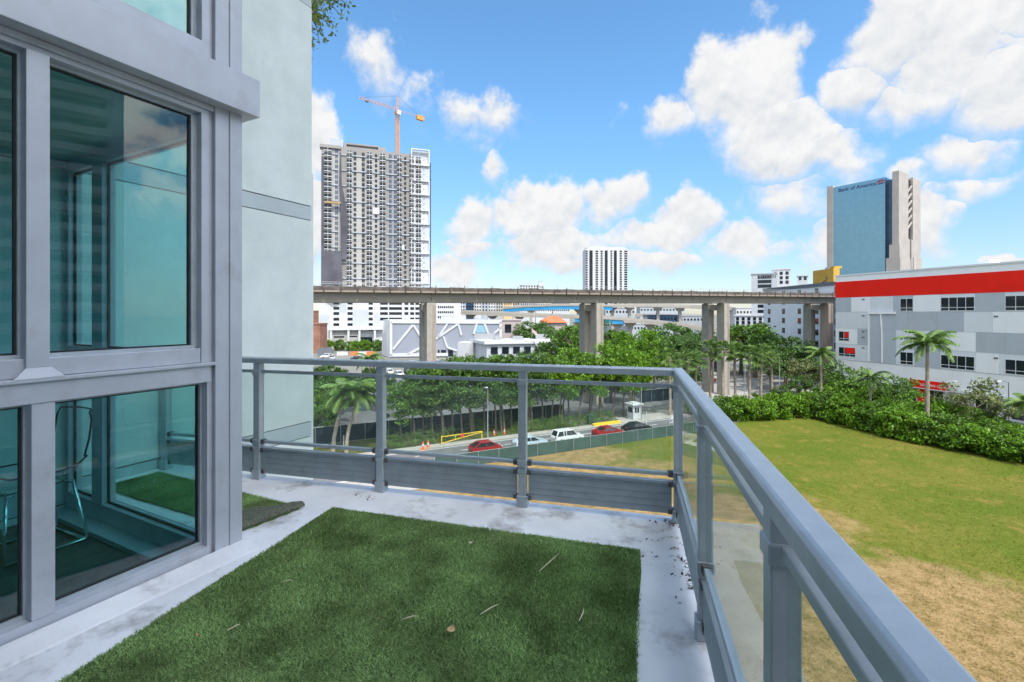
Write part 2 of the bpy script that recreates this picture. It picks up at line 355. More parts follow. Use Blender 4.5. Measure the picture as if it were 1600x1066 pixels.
railing('balcony_railing', 'grey metal and glass railing across the far side of the balcony', D, math.atan2(ef.y, ef.x), 4.60, [0, 1.12, 2.315, 3.52, 4.56], .037)
railing('balcony_railing', 'grey metal and glass railing along the right edge of the balcony above the lawn', D, math.atan2(-er.y, -er.x), 5.4, [1.21, 2.32, 3.45, 4.6], -.036, 0.0)

# ------------------------------------------------------------------ turf
def turf(name, label, P, n, h, seed):
    """P: four corners (ccw). a backing sheet with a pile of blades"""
    g = np.random.default_rng(seed)
    o0 = Vector((sum(p.x for p in P) / 4, sum(p.y for p in P) / 4, FZ))
    t = thing(name, label, 'turf mat', o0)
    b = MB(); rim = []
    for a, c in zip(P, P[1:] + P[:1]):
        for i in range(14):
            q = a.lerp(c, i / 14); jit = .008 * math.sin(i * 1.7 + a.x * 9) + .005 * rnd.uniform(-1, 1); d = (c - a).normalized(); q = q + Vector((d.y, -d.x, 0)) * jit
            rim.append((q.x - o0.x, q.y - o0.y))
    b.prism(rim, .003, .012); b.build('backing', M['turfback'], t)
    A, B_, C_, D_ = [np.array([p.x - o0.x, p.y - o0.y]) for p in P]
    u = g.random((n, 1)); v = g.random((n, 1))
    c = (A * (1 - u) + B_ * u) * (1 - v) + (D_ * (1 - u) + C_ * u) * v
    c += g.normal(0, .004, c.shape)
    az = g.random(n) * 2 * math.pi; az2 = g.random(n) * 2 * math.pi
    # combed lean: broad swirls so the nap catches the light in patches
    sw = np.sin(c[:, 0] * 2.1 + 1.3 * np.sin(c[:, 1] * 1.7)) + np.cos(c[:, 1] * 2.6 + c[:, 0])
    lean = h * (1.05 + .35 * np.clip(sw, -1, 1)) * g.uniform(.4, 1.3, n); ww = g.uniform(.0014, .0030, n)
    hh = h * g.uniform(.55, 1.15, n)
    base = np.column_stack([c, np.full(n, .012)])
    wx = np.column_stack([np.cos(az) * ww, np.sin(az) * ww, np.zeros(n)])
    tip = base + np.column_stack([np.cos(az2) * lean, np.sin(az2) * lean, hh])
    v = np.stack([base - wx, base + wx, tip + wx * .35], 1)
    link('grass_pile', npmesh('grass_pile', v, 3, M['turf']), t)['kind'] = 'stuff'
    return t
M['turfback'] = mat('turf_backing', (.08, .16, .04), .95, 0, .4, 30)
M['turf'] = mat('artificial_turf', (.205, .315, .105), .6, 0, .28, 3.2, island=.55, trans=.2, spec=.15, col2=(.28, .41, .16), dirt=((.28, .27, .13), 2.2, .45))
tl = Vector((-1.335, 3.49, FZ)); tr_ = Vector((.7836, 2.868, FZ))
dd = Vector((-.26, -.966, 0))
turf('turf_mat', 'large green artificial turf mat covering the middle of the balcony', [tl + dd * 3.3, tr_ + dd * 3.3 + Vector((-.05, 0, 0)), tr_, tl], 430000, .014, 3)
# second mat in the alcove, its near edge curled over
P2 = [fl(.0, -.02) + Vector((0.02, .0, 0)) - fx * .16, fl(-.58, -.02), fl(-.66, -1.9), fl(-.12, -1.9)]
P2 = [Vector((-1.80, 3.14, FZ)), Vector((-1.58, 3.50, FZ)), Vector((-3.22, 4.27, FZ)), Vector((-3.42, 3.90, FZ))]
t2 = turf('turf_mat', 'smaller turf mat in the alcove beside the grey column with its edge curled over', P2, 80000, .014, 5)
o2 = t2.location
a = P2[0] - o2 + Vector((-.035, -.05, 0)); e = P2[1] - o2 + Vector((.02, .02, 0)); d = (e - a).normalized(); nn = Vector((d.y, -d.x, 0))
cur = MB()
ns = 10
for i in range(ns):
    for j in range(8):
        def cp(i, j):
            f = i / ns; w = .03 + .27 * (1 - f) ** .8; th = math.pi * min(1, j / 5); h_ = .014 + .010 * (1 - f)
            q = a.lerp(e, f) - nn * .012 + nn * (math.sin(th) * (h_ + .006)) + Vector((0, 0, .010 + (1 - math.cos(th)) * h_))
            if j > 5: q = q - nn * (w * (j - 5) / 3) + Vector((0, 0, .006 * math.sin(i * 1.3 + j) + (.008 if j == 6 else 0)))
            return q
        cur.poly([cp(i, j), cp(i + 1, j), cp(i + 1, j + 1), cp(i, j + 1)])
M['turfunder'] = mat('turf_underside', (.13, .135, .10), .95, 0, .35, 60, .5, 200, .1)
cur.build('curled_edge', M['turfunder'], t2, smooth=True)

# litter: dry leaf, straw blades, dark crumbs by the posts
def leaf(name, label, loc, L, m, rz, grp):
    b = MB(); n = 7
    for i in range(n):
        x0, x1 = -L / 2 + L * i / n, -L / 2 + L * (i + 1) / n
        wf = lambda x: max(.0006, .3 * L * math.sin(math.pi * min(1, max(0, (x + L / 2) / L))) ** .8); zf = lambda x, s: .004 + (x * 2 / L) ** 2 * .006 + s * s * .006
        for s0, s1 in ((-1, 0), (0, 1)):
            b.poly([(x0, s0 * wf(x0), zf(x0, s0)), (x1, s0 * wf(x1), zf(x1, s0)), (x1, s1 * wf(x1), zf(x1, s1)), (x0, s1 * wf(x0), zf(x0, s1))])
    o = b.build(name, m, None, smooth=True); o.location = loc; o.rotation_euler = (.15, .1, rz); return tag(o, label, 'leaf', grp)
def fpt(px, py, z=0): Y = (1.46 - z) * F / (py - HY); return Vector((gx(px, Y), Y, FZ + z))
M['dryleaf'] = mat('dry_leaf', (.55, .38, .20), .8, 0, .25, 20)
M['straw'] = mat('straw', (.66, .62, .44), .8, 0, .2, 20)
leaf('dry_leaf', 'dry tan leaf lying on the large turf mat near the middle', fpt(704, 987, .034), .056, M['dryleaf'], 1.2, 'leaves dropped on the turf')
leaf('dry_leaf', 'tiny dry leaf on the turf mat towards the window wall', fpt(309, 995, .034), .022, M['dryleaf'], .4, 'leaves dropped on the turf')
leaf('dry_leaf', 'pale chip of leaf on the turf near the far railing', fpt(735, 850, .034), .030, M['straw'], .2, 'leaves dropped on the turf')
for i, (p, q, w) in enumerate([((842, 893), (873, 865), 'long straw blade lying on the turf at the right of the mat'), ((750, 960), (779, 944), 'short straw blade on the turf beside the dry tan leaf'), ((905, 970), (912, 950), 'straw blade near the right edge of the turf mat'),
                               ((628, 968), (655, 963), 'pale straw blade lying left of the dry tan leaf'), ((355, 985), (375, 975), 'bent straw blade on the turf nearer the window wall'), ((438, 910), (458, 908), 'white straw fleck on the turf at the left of the mat')]):
    a_, b_ = fpt(*p, .034), fpt(*q, .034); mid = (a_ + b_) / 2 + Vector((.01, .008, .004))
    o = MB().tube([a_ - mid, (0, 0, 0), b_ - mid], [.0016, .0026, .0012], 5).build('straw', M['straw']); o.location = mid; tag(o, w, 'straw', 'straws on the turf')
g = np.random.default_rng(4); cs = []
for (px, py, n, sx_, sy_) in ((1050, 815, 60, 16, 5), (1075, 880, 70, 14, 22), (1040, 850, 40, 24, 14), (570, 775, 26, 14, 6), (1085, 905, 50, 8, 10)):
    for i in range(n):
        p = fpt(px + g.normal() * sx_, py + g.normal() * sy_, .004); s = g.uniform(.004, .015); a_ = g.uniform(0, 6.3)
        ax = Vector((math.cos(a_), math.sin(a_), .3)) * s; bx = Vector((-math.sin(a_), math.cos(a_), .1)) * s * .45
        cs += [p - ax, p + bx, p + ax, p - bx]
cr = link('leaf_litter', npmesh('leaf_litter', [tuple(p) for p in cs], 4, mat('leaf_litter', (.07, .045, .03), .9, 0, .4, 40)))
tag(cr, 'dark crumbled leaf litter scattered on the white deck by the posts', 'leaf litter', kind='stuff')

# ================================================================== THE BUILDING THE BALCONY BELONGS TO
bld = thing('apartment_building', 'apartment building with grey aluminium window wall and pale blue stucco wall at the left', 'building', C0, BA)
A = M['alu']
# corner column and the deck upturn
c = MB()
for z0, z1 in ((-.02, 12),):
    c.box(.0, .078, -.14, .004, z0, z1); c.box(.082, .164, -.14, 0, z0, z1); c.box(.02, .15, -.13, -.006, z0, z1)
    c.box(.164, .19, -.14, -.03, z0, z1)
c.build('corner_column', A, bld, bevel=.003)
MB().extr([(0, 0), (.135, 0), (.125, .006), (.03, .034), (0, .036)], -.03, 4.3).build('deck_upturn', M['membrane'], bld)
b = MB(); b.extr([(-.3, 2.702), (.082, 2.702), (.082, 2.715), (.080, 2.935), (-.3, 2.960)], -.066, 4.3); b.build('fascia', A, bld, bevel=.003)
def window(z0, z1, lower, xs, stile, tag_):
    """one storey of panes between the column and the room's end"""
    for i, (xa, xb) in enumerate(xs):
        fr = MB()
        fr.box(xa - .012, xb + .012, -.115, -.062, z0 - .03, z0 + .012); fr.box(xa - .012, xb + .012, -.115, -.062, z1 - .012, z1 + .03)
        fr.box(xa - .03, xa + .010, -.115, -.063, z0, z1); fr.box(xb - .010, xb + .03, -.115, -.063, z0, z1)
        w = fr.build('window', M['rail'], bld); gk = MB()
        for q in ((xa + .008, xb - .008, z0 + .010, z0 + .02), (xa + .008, xb - .008, z1 - .02, z1 - .010), (xa + .008, xa + .018, z0 + .02, z1 - .02), (xb - .018, xb - .008, z0 + .02, z1 - .02)): gk.box(q[0], q[1], -.098, -.080, q[2], q[3])
        gk.build('gasket', M['alud'], w)
        MB().box(xa + .008, xb - .008, -.092, -.086, z0 + .010, z1 - .010).build('pane', TINT, w)
wu = [(.255, .905), (.985, 1.70), (1.78, 2.5), (2.58, 3.3), (3.38, 4.1)]
wl = [(.207, .886), (.967, 1.68), (1.76, 2.48), (2.56, 3.28), (3.36, 4.1)]
window(1.262, 2.635, False, wu, 0, 'u'); window(.085, 1.052, True, wl, 0, 'l'); window(3.075, 5.3, False, [(.255, 1.70), (1.78, 4.1)], 0, 't')
fr = MB()
fr.box(.19, 4.3, -.13, -.010, -.02, .078)                                   # sill at the deck
fr.box(.19, 4.3, -.13, 0, 1.055, 1.152); fr.box(.165, 4.3, -.13, .016, 1.152, 1.170)   # transom with a drip edge
fr.box(.236, 4.3, -.12, -.022, 1.172, 1.256)
fr.box(.19, 4.3, -.13, -.022, 2.642, 2.668); fr.box(.165, 4.3, -.13, -.008, 2.668, 2.700)
fr.box(.192, .234, -.13, -.018, 1.170, 2.642); fr.box(.192, .205, -.13, -.012, .078, 1.055)
for (xa, xb), (xc, xd) in zip(wu[:-1], wu[1:]): fr.box(xb, xc, -.13, -.004, 1.172, 2.641)
for (xa, xb), (xc, xd) in zip(wl[:-1], wl[1:]): fr.box(xb, xc, -.13, -.006, .080, 1.054)
fr.box(.19, 4.3, -.13, -.01, 2.960, 3.062); fr.box(.19, .235, -.13, -.012, 3.062, 5.4); fr.box(1.70, 1.78, -.13, -.012, 3.062, 5.4)
fr.build('window_frame', A, bld, bevel=.0025)
cap = MB(); cap.hexa([(.86, -.005, 1.1705), (1.03, -.005, 1.1705), (1.03, .018, 1.1705), (.86, .018, 1.1705)][::-1], [(.90, -.003, 1.215), (.99, -.003, 1.215), (.99, .004, 1.215), (.90, .004, 1.215)][::-1])
cap.build('mullion_cap', M['alu'], bld)
# end window wall of the room (faces the alcove)
e = MB()
for z0, z1 in ((-.14, .02), (1.02, 1.20), (2.60, 2.95)): e.box(.03, .12, -2.10, -.141, z0, z1)
for y0, y1 in ((-.20, -.141), (-1.66, -1.50), (-2.10, -2.05)): e.box(.031, .119, y0, y1, .021, 1.019); e.box(.031, .119, y0, y1, 1.201, 2.599)
e.box(.12, .24, -2.10, -.15, -.14, -.105)
e.build('end_window_frame', A, bld, bevel=.002)
for z0, z1 in ((.02, 1.02), (1.20, 2.60)):
    for y0, y1 in ((-1.50, -.20), (-2.05, -1.66)):
        g_ = MB(); 
        g_.box(.07, .085, y0, y0 + .012, z0, z1); g_.box(.07, .085, y1 - .012, y1, z0, z1); g_.box(.07, .085, y0 + .012, y1 - .012, z0, z0 + .012); g_.box(.07, .085, y0 + .012, y1 - .012, z1 - .012, z1)
        w = g_.build('window', M['alud'], bld); MB().box(.076, .080, y0 + .01, y1 - .01, z0 + .01, z1 - .01).build('pane', TINT2, w)
# room
MB().box(.125, 4.3, -2.105, -.131, -.3, -.14).build('room_floor', M['wood'], bld)
MB().box(.0, 4.3, -2.105, -.305, 2.70, 2.93).build('room_ceiling', M['inwall'], bld)
MB().box(4.3, 4.4, -2.105, -.0, -.3, 5.4).build('room_wall', M['inwall'], bld)
MB().box(.125, 4.3, -2.1, -.31, 5.35, 5.5).build('upper_ceiling', M['inwall'], bld)
# pale blue wall with recessed bands at the floor slabs
w = MB(); X0 = -2.28; bands = [(-5.40, -5.22), (-2.72, -2.53), (-.09, .097), (2.637, 2.815), (5.33, 5.51), (8.05, 8.23)]
zs = [-16.04] + [z for bb in bands for z in bb] + [12]
for i in range(0, len(zs), 2): w.box(X0, 4.5, -2.40, -2.11, zs[i] + .006, zs[i + 1] - .006)
w.box(X0 - .05, X0, -2.40, -2.14, -16.04, 3.25)
w.build('stucco_wall', M['stucco'], bld)
w = MB()
for z0, z1 in bands: w.box(X0 + .001, 4.5, -2.39, -2.113, z0 + .006, z1 - .006)
w.build('slab_band', M['band'], bld)
w = MB()
for z0, z1 in bands: w.box(X0 + .012, 4.5, -2.38, -2.125, z0 - .006, z0 + .006); w.box(X0 + .012, 4.5, -2.38, -2.125, z1 - .006, z1 + .006)
w.build('reveal', M['dgrey'], bld)
MB().box(X0 + .02, 4.5, -14, -2.401, -16.04, 12).build('wing', M['stucco'], bld)
MB().box(0, 4.3, -2.1, .05, -16.04, -.31).build('lower_storeys', M['stucco'], bld)

# unseen tower of the same block, added and sized to shade the balcony
def facade_tower(name, label, cat, x0, x1, y0, y1, h, floor, m, side):
    t = thing(name, label, cat, ((x0 + x1) / 2, (y0 + y1) / 2, 0)); hx, hy = (x1 - x0) / 2, (y1 - y0) / 2
    MB().box(-hx, hx, -hy, hy, 0, h).build('wall', m, t)
    nf = int(h / floor)
    for i in range(1, nf):
        z = i * floor
        if side == 'x': MB().extr([(-hy + .4, z), (hy - .4, z), (hy - .4, z + .22), (-hy + .4, z + .22)], -hx - 1.5, -hx).build('balcony', M['white'], t); each('balcony_rail', M['lgrey'], t, (-hx - 1.5, -hx - 1.42, -hy + .4, hy - .4, z + .22, z + 1.1)); each('window_band', M['winb'], t, (-hx - .03, -hx, -hy + .8, hy - .8, z + .25, z + 2.5))
        else: each('slab_edge', M['white'], t, (-hx + .4, hx - .4, hy, hy + .12, z, z + .3)); each('window_band', M['winb'], t, (-hx + .8, hx - .8, hy, hy + .03, z + 1.0, z + 2.3))
    return t
facade_tower('apartment_tower', 'unseen pale apartment tower added behind the balcony to shade it', 'building', -8, 4.9, -14, -3.4, 41, 2.72, M['white'], 'y')
facade_tower('apartment_tower', 'balconied apartment tower mirrored in the left window panes', 'building', 92, 112, -46, -5.2, 60, 3.0, M['white'], 'x')

# hanging greenery on the upper terrace
def leafquads(centers, size, g, flat=.0, aspect=.5):
    n = len(centers); c = np.asarray(centers)
    a = g.normal(size=(n, 3)); a[:, 2] *= (1 - flat); a /= np.linalg.norm(a, axis=1)[:, None]
    r = g.normal(size=(n, 3)); b = np.cross(a, r); b /= np.linalg.norm(b, axis=1)[:, None]
    s = size * g.uniform(.6, 1.3, (n, 1))
    return np.stack([c - a * s, c + b * s * aspect, c + a * s, c - b * s * aspect], 1)
t = thing('hanging_shrub', 'leafy shrub spilling out past the top corner of the pale blue wall', 'plant', fl(-2.33, -2.7, 3.2 + 1.46))
g = np.random.default_rng(21); br = MB(); cs = []
base = Vector((-.35, .0, 2.6)); tw = t.location
targets = [(500, 20), (520, 12), (540, 12), (497, 50), (515, 40), (508, 62), (490, 80), (535, 28), (505, 5), (525, 45), (487, 96), (545, 8), (495, 30), (510, 25), (490, 12), (500, 70)]
for (px, py) in targets:
    e_ = at(px, py, 6.6 + rnd.uniform(-.3, .5)) - tw
    st = at(478, rnd.uniform(-30, 40), 7.2) - tw
    md = st.lerp(e_, .55) + Vector((0, 0, .10)); br.tube([st, md, e_], [.012, .008, .003], 5)
    for k_ in range(34):
        f = rnd.random() ** .7; q = st.lerp(md, f * 2) if f < .5 else md.lerp(e_, f * 2 - 1)
        cs.append(np.array(q) + g.normal(0, .05, 3))
Minv = Matrix.Identity(3)
br.build('branch', M['bark'], t); link('foliage', npmesh('foliage', leafquads(cs, .034, g), 4, mat('leaf_shrub', (.20, .27, .045), .5, 0, .3, 3, island=.4, trans=.35)), t)
MB().box(-.9, -.1, -.3, .25, 2.0, 2.5).build('planter', M['stucco'], t)

# chairs in the room: clear shell on chrome legs
def chair(label, x, y, rz):
    t = thing('room_chair', label, 'chair', fl(x, y, -.138), BA + rz, 'clear chairs in the room')
    sh = MB(); n = 10
    prof = [(.22, .47), (.18, .45), (.08, .44), (-.05, .435), (-.15, .45), (-.21, .50), (-.25, .60), (-.275, .72), (-.29, .85), (-.295, .90)]
    wd = [.20, .22, .23, .23, .23, .23, .235, .24, .235, .20]
    for i in range(n - 1):
        for j in range(8):
            def q(i, j):
                f = -1 + j / 4; x_, z_ = prof[i]; up = .10 * abs(f) ** 3 * (1 if i < 6 else 0); return (x_ + (.06 * abs(f) ** 3 if i >= 6 else 0), f * wd[i], z_ + up)
            sh.poly([q(i, j), q(i + 1, j), q(i + 1, j + 1), q(i, j + 1)])
    sh.build('shell', glass('clear_acrylic', (.93, .95, .95), 1.0), t, smooth=True)
    ed = MB()
    for s in (-1, 1): ed.tube([(p[0] + (.06 if i >= 6 else 0), s * wd[i], p[1] + (.10 if i < 6 else 0)) for i, p in enumerate(prof)], .006, 6)
    ed.tube([(prof[-1][0] + .06 * abs(f) ** 3, f * wd[-1], prof[-1][1]) for f in [-1 + k / 4 for k in range(9)]], .006, 6)
    ed.build('shell_edge', M['alud'], t)
    lg = MB()
    for s in (-1, 1): lg.tube([(.18, s * .17, .44), (.21, s * .21, .03), (.20, s * .21, .012), (-.20, s * .21, .012), (-.22, s * .21, .03), (-.15, s * .17, .44)], .011, 8)
    lg.tube([(-.20, -.21, .014), (-.20, .21, .014)], .011, 8); lg.tube([(.16, -.17, .43), (.16, .17, .43)], .01, 8); lg.tube([(-.14, -.17, .43), (-.14, .17, .43)], .01, 8)
    lg.build('sled_base', M['chrome'], t, smooth=True)
chair('clear acrylic chair with dark edge and chrome base behind the lower main pane', .50, -1.52, .05)
chair('clear acrylic chair with chrome base behind the leftmost lower pane', 1.12, -1.5, 2.7)
# ================================================================== GROUND
GA = math.atan2(.4305, .9026)
gd = Vector((.9026, .4305, 0)); hd = Vector((-.4305, .9026, 0))
def gs(s, d, z=0): return gd * s + hd * d + Vector((0, 0, z))
def gpt(px, py): Y = CAMZ * F / (py - HY); return Vector((gx(px, Y), Y, 0))
def sheet(name, pts, z, m, sub=0):
    b = MB(); b.poly([(p[0], p[1], z) for p in pts]); o = b.build(name, m); return tag(o, kind='structure')
M['ground'] = mat('city_ground', (.16, .16, .14), .95, 0, .25, .02, dirt=((.07, .10, .04), .012, .7))
sheet('ground', [(-3000, -400), (3000, -400), (3000, 3500), (-3000, 3500)], -.02, M['ground'])
def lawn_mat(name, island, bump):
    m = bpy.data.materials.new(name); m.use_nodes = True; t = m.node_tree; L = t.links.new; b = t.nodes['Principled BSDF']; b.inputs['Roughness'].default_value = .95; b.inputs['Specular IOR Level'].default_value = .1
    tcn = N(t, 'ShaderNodeTexCoord'); v = tcn.outputs['Object']
    def nz(s, d=6, r=.6): n = N(t, 'ShaderNodeTexNoise'); n.inputs['Scale'].default_value = s; n.inputs['Detail'].default_value = d; n.inputs['Roughness'].default_value = r; L(v, n.inputs['Vector']); return n.outputs['Fac']
    def mixc(f, a, c):
        n = N(t, 'ShaderNodeMix', data_type='RGBA'); L(f, n.inputs[0])
        for i, q in ((6, a), (7, c)):
            if isinstance(q, tuple): n.inputs[i].default_value = (*q, 1)
            else: L(q, n.inputs[i])
        return n.outputs[2]
    def rng(f, a, c): n = N(t, 'ShaderNodeMapRange', interpolation_type='SMOOTHSTEP'); L(f, n.inputs[0]); n.inputs[1].default_value = a; n.inputs[2].default_value = c; return n.outputs[0]
    def ma(op, a, c): 
        n = N(t, 'ShaderNodeMath', operation=op)
        for i, q in enumerate((a, c)):
            if isinstance(q, (int, float)): n.inputs[i].default_value = q
            else: L(q, n.inputs[i])
        return n.outputs[0]
    c = mixc(rng(nz(.11), .36, .66), (.084, .120, .013), (.140, .140, .025))
    c = mixc(rng(nz(.35), .52, .72), c, (.20, .155, .038))
    c = mixc(rng(nz(1.6, 8, .7), .40, .75), c, (.080, .098, .009))
    sp = N(t, 'ShaderNodeSeparateXYZ'); L(v, sp.inputs[0])
    dist = ma('ADD', ma('ADD', sp.outputs[1], ma('MULTIPLY', sp.outputs[0], 1.6)), ma('MULTIPLY', ma('SUBTRACT', nz(.16), .5), 60))
    dry = rng(ma('MULTIPLY', dist, -1), -88, -72)
    dc = mixc(rng(nz(.9, 8, .7), .38, .66), (.29, .20, .092), (.16, .115, .038)); dc = mixc(rng(nz(4, 6, .7), .5, .75), dc, (.34, .24, .125))
    c = mixc(dry, c, dc)
    if island:
        g = N(t, 'ShaderNodeNewGeometry'); hs = N(t, 'ShaderNodeHueSaturation'); L(c, hs.inputs['Color']); mm = N(t, 'ShaderNodeMapRange'); L(g.outputs['Random Per Island'], mm.inputs[0]); mm.inputs[3].default_value = 1 - island; mm.inputs[4].default_value = 1 + island; L(mm.outputs[0], hs.inputs['Value']); c = hs.outputs[0]
    L(c, b.inputs['Base Color'])
    if bump: bp = N(t, 'ShaderNodeBump'); bp.inputs['Strength'].default_value = .8; bp.inputs['Distance'].default_value = .05; L(nz(5, 8, .7), bp.inputs['Height']); L(bp.outputs[0], b.inputs['Normal'])
    return m
M['lawn'] = lawn_mat('lawn_grass', 0, 1)
def quad(s0, s1, d0, d1): return [gs(s0, d0), gs(s1, d0), gs(s1, d1), gs(s0, d1)]
sheet('lawn', [(-6, 8), (70, -12), (86, 30), (78, 66), (62, 100), gs(60, 50.6), gs(12, 50.6), (-8, 40)], 0, M['lawn'])
sheet('road', quad(-60, 62, 51.2, 59.2), .004, M['asphalt'])
sheet('parking_lot', quad(-70, 75, 68, 125), .0, M['lot'])
sheet('side_street', [(34, 86), (64, 96), (90, 128), (60, 140)], .008, M['paveme'])
sheet('forecourt', [(-40, 36), (-5.5, 48), gs(12, 51.0), gs(-40, 51.0)], .004, M['paveme'])
b = MB(); b.box(-60, 62, 59.2, 59.5, 0, .14); b.box(-60, 62, 50.9, 51.2, 0, .12)
o = b.build('kerb', M['paveme']); o.rotation_euler = (0, 0, GA); tag(o, kind='structure')
b = MB(); b.box(-60, 62, 59.5, 60.7, 0, .13); o = b.build('pavement', M['paveme']); o.rotation_euler = (0, 0, GA); tag(o, kind='structure')
b = MB(); b.box(-60, 40, 60.7, 67.0, .0, .10); o = b.build('planting_verge', mat('verge_ground', (.07, .085, .03), .95, 0, .4, .5, .8, 6, .1, dirt=((.13, .10, .06), .3, .7))); o.rotation_euler = (0, 0, GA); tag(o, kind='structure')
b = MB()
for s in np.arange(-40, 60, 6): b.box(s, s + 2.4, 55.9 + .9, 56.02 + .9, .0085, .009)
b.box(-60, 62, 51.5, 51.62, .0085, .009); b.box(-60, 62, 58.8, 58.92, .0085, .009)
o = b.build('road_marking', M['paint']); o.rotation_euler = (0, 0, GA); tag(o, kind='structure')
sheet('service_path', [(2, 14), (10.5, 14), (18.5, 33), (20.5, 39), (14, 39.5), (4, 34)], .012, mat('worn_path', (.21, .19, .155), .95, 0, .15, .5, .4, 9, .1, dirt=((.16, .14, .05), .35, .8)))
# grass tufts on the lawn that can be told from above
g = np.random.default_rng(8); n = 210000
yy = 18 + (g.random(n) ** 1.5) * 56; xx = yy * g.uniform(-.1, 1.15, n)
keep = (xx * -.4305 + yy * .9026 < 50.2) & (xx < 66 - .0 * yy)
xx, yy = xx[keep], yy[keep]; n = len(xx)
c = np.column_stack([xx, yy, np.zeros(n)]); a = g.random(n) * 6.283; s = g.uniform(.014, .034, n) * (1 + yy / 60)
w = np.column_stack([np.cos(a) * s, np.sin(a) * s, np.zeros(n)]); ln = g.normal(0, .06, (n, 2)); tip = c + np.column_stack([ln, g.uniform(.015, .045, n)])
o = link('lawn_grass', npmesh('lawn_grass', np.stack([c - w, c + w, tip], 1), 3, lawn_mat('grass_blades', .2, 0)))
tag(o, 'dry green and yellow grass of the open lawn', 'grass', kind='stuff')

# ------------------------------------------------------------------ plants
def crown_centres(g, K, rx, ry, rz_, zc, hole=.45):
    out = []
    while len(out) < K:
        p = g.normal(size=3); p /= np.linalg.norm(p); r = hole + (1 - hole) * g.random() ** .6
        if p[2] < -.75: continue
        out.append(np.array([p[0] * rx * r, p[1] * ry * r, zc + p[2] * rz_ * r]))
    return out
def foliage(g, centres, rc, n, size):
    cs = []
    per = max(1, n // len(centres))
    for c in centres:
        r = rc * g.uniform(.6, 1.25); p = g.normal(size=(per, 3)); p /= np.linalg.norm(p, axis=1)[:, None]
        cs.append(c + p * (r * g.random((per, 1)) ** .45) * np.array([1, 1, .72]))
    return leafquads(np.concatenate(cs), size, g, aspect=.55)
def tree_proto(name, seed, H, rx, rz_, trunk, K, rc, n, size, lm, bm='bark', stems=1, zc=None):
    g = np.random.default_rng(seed); rr = random.Random(seed)
    zc = zc or H - rz_
    cen = crown_centres(g, K, rx, rx, rz_, zc)
    b = MB()
    for s in range(stems):
        ox, oy = (0, 0) if stems == 1 else (rr.uniform(-.25, .25), rr.uniform(-.25, .25)); tx, ty = ox + rr.uniform(-.4, .4) * (1 + stems * .5), oy + rr.uniform(-.4, .4) * (1 + stems * .5)
        fork = zc - rz_ * .55
        b.tube([(ox, oy, 0), (ox + tx * .25, oy + ty * .2, fork * .5), (tx * .7, ty * .7, fork), (tx, ty, zc)], [trunk * 1.25, trunk, trunk * .8, trunk * .35], 7)
        for c in cen[s::stems][:7]:
            m_ = np.array([tx * .7, ty * .7, fork]) * .45 + c * .55; m_[2] -= .25
            b.tube([(tx * .7, ty * .7, fork * rr.uniform(.85, 1.05)), tuple(m_), tuple(c)], [trunk * .45, trunk * .28, trunk * .08], 5)
    return b.mesh(name + '_trunk', M[bm]), npmesh(name + '_crown', foliage(g, cen, rc, n, size), 4, M[lm])
def plant(name, label, cat, meshes, loc, rz=0, sc=(1, 1, 1), group=None, parts=('trunk', 'crown')):
    t = thing(name, label, cat, loc, rz, group); t.scale = sc if isinstance(sc, tuple) else (sc,) * 3
    for p, me in zip(parts, meshes): link(p, me, t)
    return t
ST = [tree_proto('street', 31 + i, 10.2, 2.9, 3.7, .12, 30, 1.0, 3600, .19, ['leafA', 'leafB', 'leafA', 'leafC'][i], stems=[1, 2, 1, 2][i]) for i in range(4)]
BT = [tree_proto('broad', 41 + i, 11, 5.2, 3.9, .32, 34, 1.55, 3600, .30, ['leafB', 'leafA', 'leafC', 'leafD'][i]) for i in range(4)]
SM = tree_proto('small', 51, 6.5, 3.0, 2.2, .12, 26, .8, 2300, .16, 'leafD', stems=2)
SM2 = tree_proto('small_green', 52, 6.5, 3.0, 2.3, .14, 24, .95, 2300, .18, 'leafA')
def shrub_proto(seed, lm, n=3600, size=.18):
    g = np.random.default_rng(seed); cen = [c for c in crown_centres(g, 42, 2.3, 2.3, 1.75, 1.55, .55)]
    cen += [np.array([g.uniform(-2, 2), g.uniform(-2, 2), .5]) for _ in range(8)]
    b = MB()
    for c in cen[:7]: b.tube([(0, 0, 0), tuple(c * .5), tuple(c)], [.06, .04, .015], 5)
    return b.mesh('shrub_stem', M['bark']), npmesh('shrub_foliage', foliage(g, cen, .72, n, size), 4, M[lm])
SH = [shrub_proto(61, 'leafC'), shrub_proto(62, 'leafC'), shrub_proto(63, 'leafA')]

